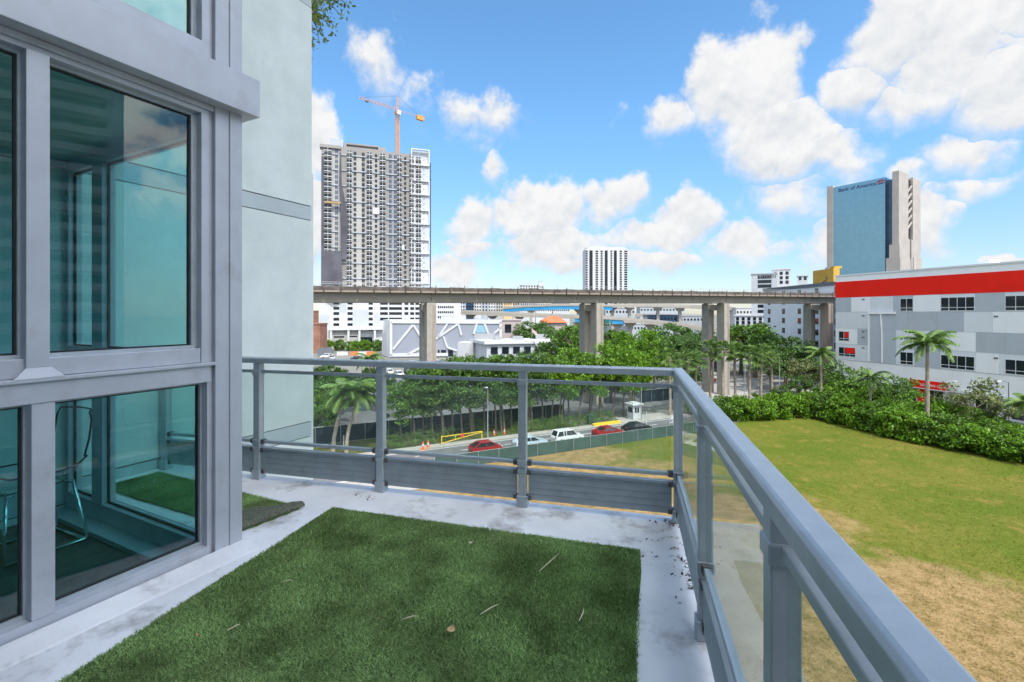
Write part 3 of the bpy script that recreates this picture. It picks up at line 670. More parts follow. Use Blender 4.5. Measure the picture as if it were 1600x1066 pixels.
# palms ------------------------------------------------------------
def frond(g, az, el, L, droop, nl, ll, wl):
    """feather frond: list of quads (leaflets) + rachis"""
    d = np.array([math.cos(az), math.sin(az), 0.]); pts = []
    p = np.zeros(3); e = el; st = L / 12
    for i in range(13): pts.append(p.copy()); p = p + (d * math.cos(e) + np.array([0, 0, math.sin(e)])) * st; e -= droop / 12
    pts = np.array(pts); side = np.array([-d[1], d[0], 0.]); q = []
    for i in range(nl):
        f = .12 + .88 * i / nl; k = min(11, int(f * 12)); c = pts[k] + (pts[k + 1] - pts[k]) * (f * 12 - k); t_ = pts[k + 1] - pts[k]; t_ /= np.linalg.norm(t_)
        l = ll * (math.sin(math.pi * min(.98, f * .9 + .1)) ** .6 + .15) * g.uniform(.85, 1.1)
        for s in (-1, 1):
            v = side * s * .82 + t_ * .55 + np.array([0, 0, g.uniform(-.55, -.05)]); v /= np.linalg.norm(v)
            w = t_ * wl
            q.append(np.array([c - w, c + w, c + v * l * .6 + w * .8 - np.array([0, 0, .04 * l]), c + v * l - np.array([0, 0, .22 * l])]))
    for i in range(12): q.append(np.array([pts[i] - side * .03, pts[i] + side * .03, pts[i + 1] + side * .025, pts[i + 1] - side * .025]))
    return q
def royal_proto(seed, H, L=3.1, nf=16, shaft=True, lean=0, ll=.75):
    g = np.random.default_rng(seed); b = MB(); top = np.array([lean, lean * .3, H])
    path = [(lean * f ** 2, lean * .3 * f ** 2, H * f) for f in (0, .15, .3, .45, .6, .75, .9, 1)]
    r0 = .20
    b.tube(path, [r0 * 1.25, r0 * 1.05, r0, r0 * 1.05, r0 * 1.02, r0 * .9, r0 * .8, r0 * .72], 10)
    tr = b.mesh('palm_trunk', M['palmbark'])
    q = []
    for i in range(nf):
        az = i * 2.399 + g.uniform(-.2, .2); el = 1.25 - 1.25 * (i / nf) + g.uniform(-.1, .1)
        base = top + np.array([0, 0, .9 if shaft else .1])
        q += [k + base for k in frond(g, az, el, L * g.uniform(.85, 1.1), 1.5 + g.uniform(-.2, .3), 34, ll, .062)]
    cr = npmesh('palm_crown', np.array(q), 4, M['palm'])
    sh = None
    if shaft:
        s = MB(); s.tube([tuple(top - np.array([0, 0, .05])), tuple(top + np.array([0, 0, .5])), tuple(top + np.array([0, 0, 1.1]))], [.17, .16, .07], 10); sh = s.mesh('palm_crownshaft', M['shaft'])
    return tr, cr, sh
def fan_proto(seed, H):
    g = np.random.default_rng(seed); b = MB()
    b.tube([(0, 0, 0), (.1, 0, H * .3), (.05, .1, H * .7), (0, 0, H)], [.22, .16, .15, .15], 9)
    b.tube([(0, 0, H - .9), (0, 0, H - .4), (0, 0, H + .1)], [.15, .24, .16], 9)
    tr = b.mesh('palm_trunk', M['palmbark']); q = []
    for i in range(26):
        az = i * 2.399; el = 1.3 - 2.0 * (i / 26) + g.uniform(-.15, .15); L = g.uniform(.9, 1.25)
        d = np.array([math.cos(az) * math.cos(el), math.sin(az) * math.cos(el), math.sin(el)]); side = np.array([-math.sin(az), math.cos(az), 0]); upv = np.cross(d, side)
        c = np.array([0, 0, H]) + d * L
        q.append(np.array([np.array([0, 0, H]) - side * .025, np.array([0, 0, H]) + side * .025, c + side * .02, c - side * .02]))
        for k in range(13):
            th = -1.35 + 2.7 * k / 12; v = d * math.cos(th) + side * math.sin(th); v = v + np.array([0, 0, -.35 * g.random()]); w = np.cross(v, upv); w /= np.linalg.norm(w)
            ll = g.uniform(.65, .95)
            q.append(np.array([c - w * .02, c + w * .02, c + v * ll * .55 + w * .06, c + v * ll + np.array([0, 0, -.18])])); q.append(np.array([c - w * .02, c + v * ll + np.array([0, 0, -.18]), c + v * ll * .55 - w * .06, c - w * .02]))
    return tr, npmesh('palm_crown', np.array(q), 4, M['palm'])
# ---- street trees behind the road
tx = [628, 646, 661, 677, 692, 707, 722, 738, 757, 775, 786, 799, 812, 830, 848, 862, 876, 889, 905, 922, 938, 957, 974, 990]
for i, px in enumerate(tx):
    d = 63.6 + [.3, -.2, .9, 0, -.4, .6][i % 6]; k = (px - CX) / F
    s = d * (k * .9026 + .4305) / (.9026 - k * .4305); p = gs(s, d, .1)
    h = [.98, 1.04, .94, 1.02, 1.0, .92, 1.06][i % 7] * (.82 if px < 640 else 1.0 if px < 690 else 1.10 if px < 880 else 1.18)
    plant('street_tree', f'slender street tree in the row behind the road, {ordinal(i)} trunk from the left', 'tree', ST[3 if px > 860 and i % 3 else i % 3], p, i * 1.9, (1.12, 1.12, h), 'street trees in the row behind the road')
# low plants of the verge
VP = shrub_proto(71, 'leafA', 900, .14)
for i, (px, d) in enumerate(sorted([(610, 62), (640, 61.6), (665, 62.2), (700, 62), (815, 61.6), (832, 61.8), (850, 61.6), (868, 61.9), (885, 61.6), (905, 61.7), (925, 61.8), (945, 61.9), (675, 65.5), (610, 65.6), (745, 65.2), (790, 65.5)])):
    k = (px - CX) / F; s = d * (k * .9026 + .4305) / (.9026 - k * .4305)
    plant('low_shrub', f'low green shrub under the street trees, {ordinal(i)} clump from the left', 'shrub', VP, gs(s, d, .1), i * 2.1, (.75, .5, .55), 'low shrubs under the street trees', ('stem', 'foliage'))

# ---- hedge between lawn and red-banded building
hed = [(1132,655,1.05,1.35),(1156,657,1.0,1.15),(1185,655,1.0,1.2),(1214,653,1.0,1.15),(1240,650,1.1,1.2),(1150,640,1.05,1.25),(1192,638,1.1,1.2),(1228,640,1.1,1.2),
       (1270,648,1.2,1.5),(1292,655,1.15,1.3),(1322,662,1.15,1.45),(1345,668,1.2,1.35),(1305,643,1.4,2.0),(1335,648,1.45,2.05),(1362,655,1.3,1.7),(1375,675,1.15,1.2),
       (1405,683,1.2,1.25),(1398,668,1.3,1.6),(1432,668,1.3,1.45),(1440,690,1.2,1.2),(1470,696,1.15,1.25),(1462,676,1.3,1.5),(1496,682,1.3,1.45),(1505,703,1.1,1.1),(1536,708,1.1,1.05),
       (1530,688,1.25,1.4),(1568,714,1.1,1.0),(1562,694,1.2,1.25),(1596,722,1.1,1.0),(1594,700,1.25,1.2),(1630,726,1.1,1.0),(1632,705,1.2,1.2),(1108,648,1.1,1.25),(1085,645,1.0,1.2)]
for i, (px, py, w_, h_) in enumerate(sorted(hed)):
    p = gpt(px, py); top_ = np.interp(px, [1080, 1130, 1200, 1260, 1330, 1400, 1450, 1500, 1560, 1600, 1640], [622, 622, 612, 610, 596, 618, 626, 633, 652, 664, 672]); h_ = min(h_, max(.7, hz(top_, p.y) / 3.45)) * (.92 + .14 * ((i * 7) % 5) / 4); big = h_ > 1.5
    plant('hedge_bush', f"{'tall' if big else 'rounded'} bright green hedge bush along the lawn, {ordinal(i)} from the hedge's left end", 'bush', SH[i % 3 if i % 5 else 0], p, i * 1.37, (w_, w_, h_), 'hedge bushes along the lawn', ('stem', 'foliage'))

# ---- palms and trees by name
ROY = royal_proto(81, 9.6, 3.3, 18); ROY2 = royal_proto(82, 7.0, 3.4, 15); COC = royal_proto(83, 6.6, 3.6, 18, False, 1.6, .9)
def palm(name, label, proto, loc, rz=0, sc=1.0, group=None): return plant(name, label, 'palm tree', [m for m in proto if m], loc, rz, sc, group, ('trunk', 'crown', 'crownshaft'))
def on(px, Y, z=0): return Vector((gx(px, Y), Y, z))
palm('royal_palm', 'tall royal palm standing in front of the red-banded white building', ROY, on(1449, 66), .4, 1.26, 'royal palms beyond the hedge')
palm('royal_palm', 'royal palm beside the brown-stained viaduct pier', ROY, on(1283, 84), 1.9, .96, 'royal palms beyond the hedge')
palm('royal_palm', 'shorter royal palm between the two small trees before the white building', ROY2, on(1360, 74), 2.7, .92, 'royal palms beyond the hedge')
palm('royal_palm', 'royal palm at the right edge of the photo by the dark lamp post', ROY2, on(1606, 58), 1.2, .80, 'royal palms beyond the hedge')
FAN = [fan_proto(91, 8.0), fan_proto(92, 8.6)]
for i, (px, Y, top, sc) in enumerate([(1046, 80, 551, 1), (1076, 82, 561, 1), (1088, 84, 556, 1), (1110, 86, 545, .95), (1128, 84, 541, 1), (1148, 85, 548, 1.05), (1172, 84, 548, 1.1), (1190, 86, 551, 1.1), (1062, 90, 566, .9), (1205, 92, 560, .9)]):
    H = hz(top, Y) - .5; palm('fan_palm', f'fan palm by the viaduct piers, {ordinal(i) if i < 8 else ["behind the second of the front row", "farthest right of the cluster"][i - 8]}' + (' from the left in front' if i < 8 else ''), FAN[i % 2], on(px, Y), i * 1.3, (1.35 * sc, 1.35 * sc, H / 8.3), 'fan palms by the piers')
palm('feather_palm', 'stout leaning palm with drooping fronds next to the pale blue wall, trunk leaning right', COC, on(520, 58), .1, 1.12, 'leaning palms at the left')
palm('feather_palm', 'leaning palm with a dry brown boot, just left of the second railing post', COC, on(541, 58.5), .5, 1.05, 'leaning palms at the left')
palm('feather_palm', 'spiky young palm rising above the top rail in front of the site barriers', ROY2, on(578, 92), 1.0, (hz(552, 92) / 9.2), 'leaning palms at the left')
palm('feather_palm', 'smaller straight palm standing behind the two leaning palms', ROY2, on(556, 70), .5, .72, 'leaning palms at the left')
plant('small_tree', 'grey-green airy tree to the right of the tall royal palm', 'tree', SM, on(1528, 66), .7, (1.45, 1.45, 1.22), 'small trees before the white building')
plant('small_tree', 'feathery green tree left of the tall royal palm', 'tree', SM2, on(1396, 76), .2, (1.25, 1.25, 1.15), 'small trees before the white building')
plant('small_tree', 'dark green tree at the foot of the white building beside the brown pier', 'tree', SM2, on(1322, 84), 1.2, (1.3, 1.3, 1.25), 'small trees before the white building')
# background trees: pixel of crown centre, top row, distance, kind
bgt = [(1228,522,112,0,1.15),(1205,545,104,0,1.0),(1258,560,100,3,1.0),(1248,585,94,0,.9),(1180,508,128,1,1.2),(1158,505,134,0,1.1),(1290,562,98,0,.9),(1090,520,140,0,1.2),(1060,524,128,0,1.1),(1118,515,150,0,1.2),
       (1030,522,150,0,1.1),(1005,524,140,2,1.1),(975,528,118,2,1.0),(960,540,105,2,1.0),(1000,548,104,2,.95),(1022,556,98,2,.8),(880,512,140,0,1.1),(905,518,128,1,1.0),(860,508,170,0,1.1),(888,548,100,1,1.0),(920,556,95,2,.9),
       (840,560,90,1,.9),(955,562,92,2,.9),(800,556,98,2,.9),(760,560,95,1,.8),(985,568,90,2,.8),(830,500,200,0,1.2),(1075,560,100,0,.7),(1225,600,84,0,.75),(1262,612,78,2,.6),(505,566,88,0,1.0),(492,590,74,0,.9),(585,572,84,0,.6),(516,590,80,0,.7),(1310,590,92,0,.8),(500,612,66,1,.7),(498,574,84,0,.9),(522,578,80,1,.8),(548,584,90,0,.8),(575,576,96,1,.7),(608,580,98,0,.6),(640,584,92,1,.7),(668,568,100,1,.9),(530,604,74,0,.8),(508,640,66,0,.8),(1045,512,190,0,1.3),(930,508,180,0,1.3)]
for i, (px, top, Y, kd, w_) in enumerate(sorted(bgt)):
    H = max(3.5, hz(top - (9 if 880 < px < 1060 else 0), Y)); s = H / 11.0
    plant('broad_tree', f"{['dark green', 'mid green', 'bright green', 'olive'][kd]} broad-crowned tree around the viaduct piers, {ordinal(i)} crown from the left", 'tree', BT[kd], on(px, Y), i * 1.1, (s * w_ * 1.05, s * w_ * 1.05, s), 'broad-crowned trees around the viaduct')

# ------------------------------------------------------------------ fences
def fence(name, label, s0, s1, d, h, m, every=2.6):
    t = thing(name, label, 'fence', gs(s0, d), GA); L = s1 - s0
    b = MB(); n = int(L / .65)
    for i in range(n):
        x0, x1 = L * i / n, L * (i + 1) / n; y0, y1 = .03 * math.sin(i * 1.9), .03 * math.sin((i + 1) * 1.9); z0, z1 = h - .04 * abs(math.sin(i * .7)), h - .04 * abs(math.sin((i + 1) * .7))
        b.hexa([(x0, y0 - .006, .05), (x1, y1 - .006, .05), (x1, y1 + .006, .05), (x0, y0 + .006, .05)], [(x0, y0 - .006, z0), (x1, y1 - .006, z1), (x1, y1 + .006, z1), (x0, y0 + .006, z0)])
    b.build('screen_panel', m, t)
    for i in range(int(L / every) + 1):
        x = min(L, i * every); MB().tube([(x, -.06, 0), (x, -.06, h + .06)], .035, 7).build('post', M['galv'], t)
    MB().tube([(0, -.05, h + .01), (L, -.05, h + .01)], .022, 6).build('top_tube', M['galv'], t)
fence('screened_fence', 'green mesh screened fence between the road and the lawn', 14.6, 58, 50.6, 1.55, M['screen'])
fence('screened_fence', 'dark windscreen fence standing behind the row of street trees', -16, 42, 67.6, 2.3, M['navy'], 3.2)
fence('screened_fence', 'short dark fence panel beside the side street under the dark tree', 62, 75, 72, 2.4, M['navy'], 3)

# ------------------------------------------------------------------ vehicles
def carpaint(name, col): return mat('car_paint_' + name, col, .22, .15, .02, .5, spec=.6)
def car_proto(kind):
    P = dict(hatch=dict(L=4.2, W=1.76, H=1.50, hood=.98, belt=.96, w0=.95, w1=1.55, r0=3.0, r1=4.05, tail=1.0, gc=.17),
             sedan=dict(L=4.7, W=1.82, H=1.43, hood=.92, belt=.93, w0=1.25, w1=2.0, r0=3.1, r1=4.0, tail=1.02, gc=.16),
             suv=dict(L=4.6, W=1.86, H=1.76, hood=1.08, belt=1.10, w0=1.2, w1=1.75, r0=4.05, r1=4.45, tail=1.10, gc=.24))[kind]
    L, W_ = P['L'], P['W'] / 2
    st = [(0, .62, .74), (.10, .72, .86), (.5, P['hood'] - .10, .97), (P['w0'], P['hood'], 1), (L * .5, P['belt'] + .0, 1), (P['r1'], P['tail'] - .02, 1), (L - .12, P['tail'] - .08, .93), (L, P['tail'] - .25, .82)]
    def ring(x, zt, wf):
        w = W_ * wf; g_ = P['gc'] + (.10 if x < .05 or x > L - .05 else 0)
        return [(x, -w * .90, g_), (x, -w, g_ + .16), (x, -w, zt * .72), (x, -w * .95, zt - .03), (x, -w * .80, zt), (x, w * .80, zt), (x, w * .95, zt - .03), (x, w, zt * .72), (x, w, g_ + .16), (x, w * .90, g_)]
    b = MB(); rings = [ring(*s) for s in st]
    for r0, r1 in zip(rings[:-1], rings[1:]):
        for j in range(10): b.poly([r0[j], r1[j], r1[(j + 1) % 10], r0[(j + 1) % 10]])
    b.poly(rings[0]); b.poly(rings[-1][::-1])
    zb = P['belt'] - .01; H = P['H']; wb, wt_ = W_ * .90, W_ * .70
    rf = MB()
    b.hexa([(P['w1'] - .05, -wt_ - .02, H - .06), (P['r0'] + .05, -wt_ - .02, H - .06), (P['r0'] + .05, wt_ + .02, H - .06), (P['w1'] - .05, wt_ + .02, H - .06)], [(P['w1'] + .05, -wt_ + .06, H), (P['r0'] - .05, -wt_ + .06, H), (P['r0'] - .05, wt_ - .06, H), (P['w1'] + .05, wt_ - .06, H)])
    for s in (-1, 1):
        b.bar((P['w0'], s * wb, zb), (P['w1'], s * wt_, H - .04), .07); b.bar((P['r1'], s * wb, zb), (P['r0'], s * wt_, H - .04), .13)
        xm = (P['w1'] + P['r0']) / 2; b.bar((xm, s * (wb + .005), zb), (xm, s * (wt_ + .01), H - .04), .07)
        if kind == 'suv': b.bar((P['r0'] - .75, s * (wb + .005), zb), (P['r0'] - .75, s * (wt_ + .01), H - .04), .09)
    bodym = b.mesh('car_body_' + kind, carpaint('white', (.72, .73, .73)))
    def pane(pts, nm): q = MB(); q.poly(pts); q.poly([(p[0], p[1] * .985, p[2] - .006) for p in pts][::-1]); return (nm, q.mesh('car_' + nm, M['winb']))
    panes = [pane([(P['w0'] + .02, -wb + .03, zb), (P['w0'] + .02, wb - .03, zb), (P['w1'], wt_ - .02, H - .05), (P['w1'], -wt_ + .02, H - .05)], 'windscreen'),
             pane([(P['r1'] - .02, wb - .03, zb), (P['r1'] - .02, -wb + .03, zb), (P['r0'], -wt_ + .02, H - .05), (P['r0'], wt_ - .02, H - .05)], 'rear_window')]
    for s in (-1, 1): panes.append(pane([(P['w0'] + .05, s * wb, zb), (P['w1'], s * wt_, H - .06), (P['r0'], s * wt_, H - .06), (P['r1'] - .05, s * wb, zb)], 'side_window'))
    whl = MB(); r = .32 if kind != 'suv' else .37; whl.disc((0, 0, 0), r, 'y', .21, 18); tyre = whl.mesh('car_wheel', M['black'])
    rm = MB(); rm.disc((0, 0, 0), r * .62, 'y', .225, 14); rim = rm.mesh('car_rim', M['galv'])
    hl = MB(); hl.box(-.03, .10, -.17, .17, -.07, .07); hlm = hl.mesh('car_headlight', mat('headlight_lens', (.7, .72, .74), .1, .3)); tl_ = MB(); tl_.box(-.05, .04, -.11, .11, -.11, .11); tlm = tl_.mesh('car_tail_light', mat('tail_light_red', (.35, .01, .01), .2))
    return P, bodym, panes, tyre, rim, hlm, tlm
CARS = {k: car_proto(k) for k in ('hatch', 'sedan', 'suv')}
def car(kind, label, loc, rz, paint, group=None, name='parked_car'):
    P, bodym, panes, tyre, rim, hlm, tlm = CARS[kind]; t = thing(name, label, 'car', loc, rz, group)
    L, W_ = P['L'], P['W'] / 2; off = -L / 2
    def put(nm, me, x=0, y=0, z=0, par=t): o = link(nm, me, par); o.location = (x, y, z); return o
    o = put('body', bodym, off); o.material_slots[0].link = 'OBJECT'; o.material_slots[0].material = paint
    for nm, me in panes: put(nm, me, off)
    r = .32 if kind != 'suv' else .37
    for x in (.85, L - .85):
        for s in (-1, 1): w = put('wheel', tyre, off + x, s * (W_ - .095), r); put('rim', rim, 0, 0, 0, w)
    for s in (-1, 1): put('headlight', hlm, off + .06, s * (W_ - .42), P['hood'] - .26); put('tail_light', tlm, -off - .05, s * (W_ - .28), P['tail'] - .22)
    return t
RED = carpaint('red', (.30, .012, .014)); LBL = carpaint('light_blue', (.42, .52, .60)); WHT = carpaint('white', (.72, .73, .73)); BLK = carpaint('black', (.012, .013, .018)); SIL = carpaint('silver', (.45, .46, .47)); DBL = carpaint('dark_blue', (.04, .07, .16))
FW = GA            # the cars' bonnets point left, tails right -> they queue facing the camera's left
car('hatch', 'red hatchback parked at the kerb by the green fence, leftmost of the row', gs(22.4, 54.6, .006), FW + math.pi, RED, 'cars along the road')
car('sedan', 'pale blue sedan behind the red hatchback on the road', gs(28.6, 54.6, .006), FW + math.pi, LBL, 'cars along the road')
car('suv', 'white sport utility vehicle in the middle of the row on the road', gs(34.3, 54.4, .006), FW + math.pi, WHT, 'cars along the road')
car('sedan', 'dark red sedan between the white utility vehicle and the black car', gs(41.2, 54.5, .006), FW + math.pi, RED, 'cars along the road')
car('sedan', 'black sedan stopped nearest the white guard booth', gs(46.6, 54.7, .006), FW + math.pi, BLK, 'cars along the road')
# cars in the lots beyond, one mesh each
def lot_mesh(kind, paint):
    P, bodym, panes, tyre, *_ = CARS[kind]; bm = bmesh.new(); bm.from_mesh(bodym)
    n0 = len(bm.faces)
    for _, me in panes: bm.from_mesh(me)
    n1 = len(bm.faces); 
    me = bpy.data.meshes.new('lot_car'); 
    tmp = MB()
    for x in (.85, P['L'] - .85):
        for s in (-1, 1): tmp.disc((x, s * (P['W'] / 2 - .1), .32), .32, 'y', .21, 12)
    tm = tmp.mesh('tmpw', M['black']); bm.from_mesh(tm); bm.faces.ensure_lookup_table()
    for i, f in enumerate(bm.faces): f.material_index = 0 if i < n0 else (1 if i < n1 else 2)
    bm.to_mesh(me); bm.free(); bpy.data.meshes.remove(tm)
    for m in (paint, M['winb'], M['black']): me.materials.append(m)
    return me
LM = {}
k_ = 0
def lotcar(px, py, rz, kind, paint, where):
    global k_
    key = (kind, paint.name)
    if key not in LM: LM[key] = lot_mesh(kind, paint)
    p = gpt(px, py); o = link('parked_car', LM[key]); o.location = (p.x, p.y, .006); o.rotation_euler = (0, 0, rz)
    tag(o, where, 'car', 'cars in the parking lots'); return o
cl = {WHT: 'white', SIL: 'silver', BLK: 'black', RED: 'red', DBL: 'dark blue', LBL: 'pale blue'}
rows = [(1092, 566, 4), (1094, 573, 4), (1090, 581, 4), (1095, 590, 3), (1118, 575, 2), (1118, 586, 2), (1116, 597, 2)]
for ri, (px, py, n) in enumerate(rows):
    for j in range(n):
        pt_ = [WHT, WHT, SIL, WHT, BLK, RED, DBL][(ri * 3 + j) % 7]; kd = ['sedan', 'suv', 'hatch'][(ri + j) % 3]
        lotcar(px + j * 9 - 8, py + j * 1.0, GA + 1.57 + .1, kd, pt_, f'{cl[pt_]} {dict(sedan="sedan", suv="utility vehicle", hatch="hatchback")[kd]} behind the fan palms, {ordinal(ri)} row from the back, {ordinal(j)} in it')
for j, (px, py) in enumerate(sorted([(608, 571), (620, 574), (633, 571), (646, 575), (660, 571), (672, 576), (690, 572), (612, 586), (628, 589), (644, 586), (668, 590), (650, 600), (500, 560), (520, 562), (548, 563), (575, 566)])):
    pt_ = [WHT, SIL, BLK, WHT, DBL, WHT, SIL][j % 7]; kd = ['suv', 'sedan', 'hatch'][j % 3]
    lotcar(px, py, GA + .2 + (j % 2) * 1.5, kd, pt_, f'{cl[pt_]} {dict(sedan="sedan", suv="utility vehicle", hatch="hatchback")[kd]} in the lot beyond the leaning palms, {ordinal(j)} from the left')
for j, (px, py) in enumerate([(975, 572), (990, 574), (1012, 576), (1022, 569), (1004, 565), (1040, 574)]):
    lotcar(px, py, GA + .3, ['suv', 'sedan'][j % 2], [WHT, WHT, SIL][j % 3], f'pale car glimpsed among the trees left of the fan palms, {ordinal(j)} from the left')

# ------------------------------------------------------------------ street furniture
# guard booth on its island
bp_ = gs(51.5, 61.2); t = thing('guard_booth', 'small white guard booth with flat hat roof on a concrete island', 'booth', (bp_.x, bp_.y, .15), GA)
b = MB(); b.box(-.75, .75, -.75, .75, 0, 2.35); b.build('wall', M['white'], t); MB().box(-1.1, 1.1, -1.1, 1.1, 2.35, 2.55).build('roof', M['white'], t); MB().box(-.6, .6, -.6, .6, 2.55, 2.75).build('roof_cap', M['white'], t)
for x in (-.42, .08): MB().box(x, x + .36, -.775, -.75, 1.1, 1.95).build('window', M['winb'], t)
MB().box(-.775, -.75, -.5, .5, 1.1, 1.95).build('window', M['winb'], t)
b = MB(); b.prism([tuple(gs(48, 59.5))[:2], tuple(gs(58, 59.5))[:2], tuple(gs(59, 63))[:2], tuple(gs(49, 63))[:2]], .0, .15); tag(b.build('booth_island', M['paveme']), kind='structure')
# yellow swing gate
a_ = gpt(690, 697); t = thing('barrier_gate', 'yellow tube swing gate with a small red sign at the kerb', 'gate', a_, GA + .1)
MB().tube([(0, 0, 0), (0, 0, 1.35)], .07, 8).build('post', M['yellow'], t); MB().tube([(6.0, 0, 0), (6.0, 0, 1.2)], .06, 8).build('post', M['yellow'], t)
b = MB(); b.tube([(0, 0, 1.2), (6.0, 0, 1.15)], .05, 7); b.tube([(0, 0, .35), (6.0, 0, 1.05)], .05, 7); b.tube([(2, 0, .58), (2, 0, 1.18)], .035, 6); b.tube([(4, 0, .82), (4, 0, 1.17)], .035, 6); b.build('gate_arm', M['yellow'], t)
MB().disc((3, -.07, 1.0), .24, 'y', .02, 8).build('sign', M['red'], t)
# cones, barrels
def cone(px, py, label, sc=1):
    p = gpt(px, py); t = thing('traffic_cone', label, 'traffic cone', p, .3, 'orange markers at the kerb'); t.scale = (sc,) * 3
    MB().box(-.2, .2, -.2, .2, 0, .04).build('base', M['orange'], t); b = MB(); b.tube([(0, 0, .04), (0, 0, .72)], [.15, .03], 12); b.build('cone', M['orange'], t); b = MB(); b.tube([(0, 0, .34), (0, 0, .50)], [.1, .075], 12); b.build('reflective_band', M['white'], t)
cone(661, 703, 'orange traffic cone at the far kerb, left of a close pair', 1.5); cone(669, 701, 'orange traffic cone at the far kerb, right of a close pair', 1.5)
cone(772, 681, 'orange traffic cone under the street trees behind the pale blue sedan, left one', 1.3); cone(788, 679, 'orange traffic cone under the street trees behind the pale blue sedan, right one', 1.3)
def lamp(px, py, top, label, arm=1, m='galv', name='street_lamp'):
    p = gpt(px, py); H = hz(top, p.y); t = thing(name, label, 'street lamp', p, 0, 'lamp posts')
    MB().tube([(0, 0, 0), (0, 0, H * .5), (0, 0, H)], [.10, .08, .06], 8).build('pole', M[m], t)
    MB().tube([(0, 0, H - .1), (arm * .6, 0, H + .12), (arm * 1.5, 0, H + .15)], .04, 6).build('arm', M[m], t)
    MB().hexa([(arm * 1.5 - .35, -.13, H + .06), (arm * 1.5 + .35, -.13, H + .06), (arm * 1.5 + .35, .13, H + .06), (arm * 1.5 - .35, .13, H + .06)], [(arm * 1.5 - .3, -.08, H + .20), (arm * 1.5 + .3, -.08, H + .2), (arm * 1.5 + .3, .08, H + .2), (arm * 1.5 - .3, .08, H + .2)]).build('lamp_head', M['lgrey'], t)
lamp(1218, 620, 558, 'grey street lamp with arm to the left, right of the fan palms', -1); lamp(1164, 618, 568, 'square-headed grey lamp between the fan palm trunks', 1)
lamp(1033, 575, 523, 'thin lamp post above the railing corner among the trees', -1); lamp(1056, 576, 525, 'thin lamp post behind the fan palms, left of the viaduct pier', -1)
lamp(1478, 650, 597, 'pale lamp post in front of the red sign', 1); lamp(1576, 668, 597, 'dark lamp post at the right end of the hedge', -1, 'dgrey')
lamp(762, 685, 607, 'pale thin lamp post among the street trees above the pale blue sedan', -.2); lamp(1002, 658, 604, 'thin pole beside the guard booth, on its left', .2); lamp(1046, 650, 606, 'thin pole beside the guard booth, on its right', -.2)
def post(px, py, h, label):
    p = gpt(px, py); o = MB().tube([(0, 0, 0), (0, 0, h)], .07, 8).disc((0, 0, h), .09, 'z', .05, 8).build('white_post', M['white']); o.location = p; tag(o, label, 'post', 'white posts by the road')
post(524, 700, 2.2, 'white post below the leaning palms, left one'); post(537, 703, 1.8, 'white post below the leaning palms, right one'); post(1010, 671, 2.6, 'white post beside the black sedan')
p = gs(52.5, 54.2); t = thing('white_gate', 'white tube gate frame on the road beyond the black sedan', 'gate', p, GA + .5)
b = MB(); b.tube([(0, 0, 0), (0, 0, 1.3), (3.6, 0, 1.3), (3.6, 0, 0)], .05, 6); b.tube([(0, 0, .7), (3.6, 0, .7)], .04, 6); b.tube([(1.8, 0, 0), (1.8, 0, 1.3)], .04, 6); b.build('frame', M['white'], t)
p = gpt(985, 668); o = MB().box(-2.6, 2.6, -.25, .25, 0, .35).build('kerb_barrier', M['yellow']); o.location = gs(45, 59.9, .13); o.rotation_euler = (0, 0, GA); tag(o, 'long yellow kerb barrier behind the dark red and black cars', 'barrier')
p = gs(43.2, 61.6); t = thing('utility_box', 'green utility cabinet near the guard booth behind the black car', 'utility cabinet', (p.x, p.y, .13), GA)
MB().box(-.6, .6, -.4, .4, 0, 1.3).build('cabinet', M['screen'], t, bevel=.03); MB().box(-.66, .66, -.46, .46, 1.3, 1.36).build('lid', M['screen'], t)
# ================================================================== BUILDINGS
UNIT = MB().box(0, 1, 0, 1, 0, 1).mesh('pane_block', M['winb'])
UNITS = {'winb': UNIT, 'winblue': MB().box(0, 1, 0, 1, 0, 1).mesh('pane_block_blue', M['winblue'])}
def wins(parent, rects, m='winb', y0=-.06, y1=.02, limit=100, name='window'):
    """rects (x0,x1,z0,z1) on the y=0 face, each a window of its own; past the limit one mesh"""
    for x0, x1, z0, z1 in rects[:limit]:
        o = link(name, UNITS[m], parent); o.location = (x0, y0, z0); o.scale = (x1 - x0, y1 - y0, z1 - z0)
    if rects[limit:]:
        b = MB()
        for x0, x1, z0, z1 in rects[limit:]: b.box(x0, x1, y0, y1, z0, z1)
        b.build(name, M[m], parent)['kind'] = 'stuff'
def fmap(ox, oy, dx, dy):
    def f(px, py=None):
        k = (px - CX) / F; t = (k * oy - ox) / (dx - k * dy)
        if py is None: return t
        Y = oy + dy * t; return t, hz(py, Y)
    return f
M['white2'] = mat('cool_white_paint', (.66, .69, .73), .7, 0, .04, .4); M['lgrey2'] = mat('cool_grey_paint', (.43, .465, .51), .7, 0, .05, .5)
for nm_, c_ in (('pwhite', (.80, .81, .83)), ('pwhite2', (.76, .78, .81)), ('plight', (.66, .69, .73)), ('plight2', (.58, .62, .67)), ('pmid', (.43, .475, .525))): M[nm_] = mat(nm_.replace('pwhite2', 'panel_soft_white').replace('pwhite', 'panel_white').replace('plight2', 'panel_pale_grey').replace('plight', 'panel_light_grey').replace('pmid', 'panel_mid_grey'), c_, .75, 0, .035, .35, spec=.2, dirt=(tuple(v * .86 for v in c_), .22, .5), stretch=(1, 1, .3))
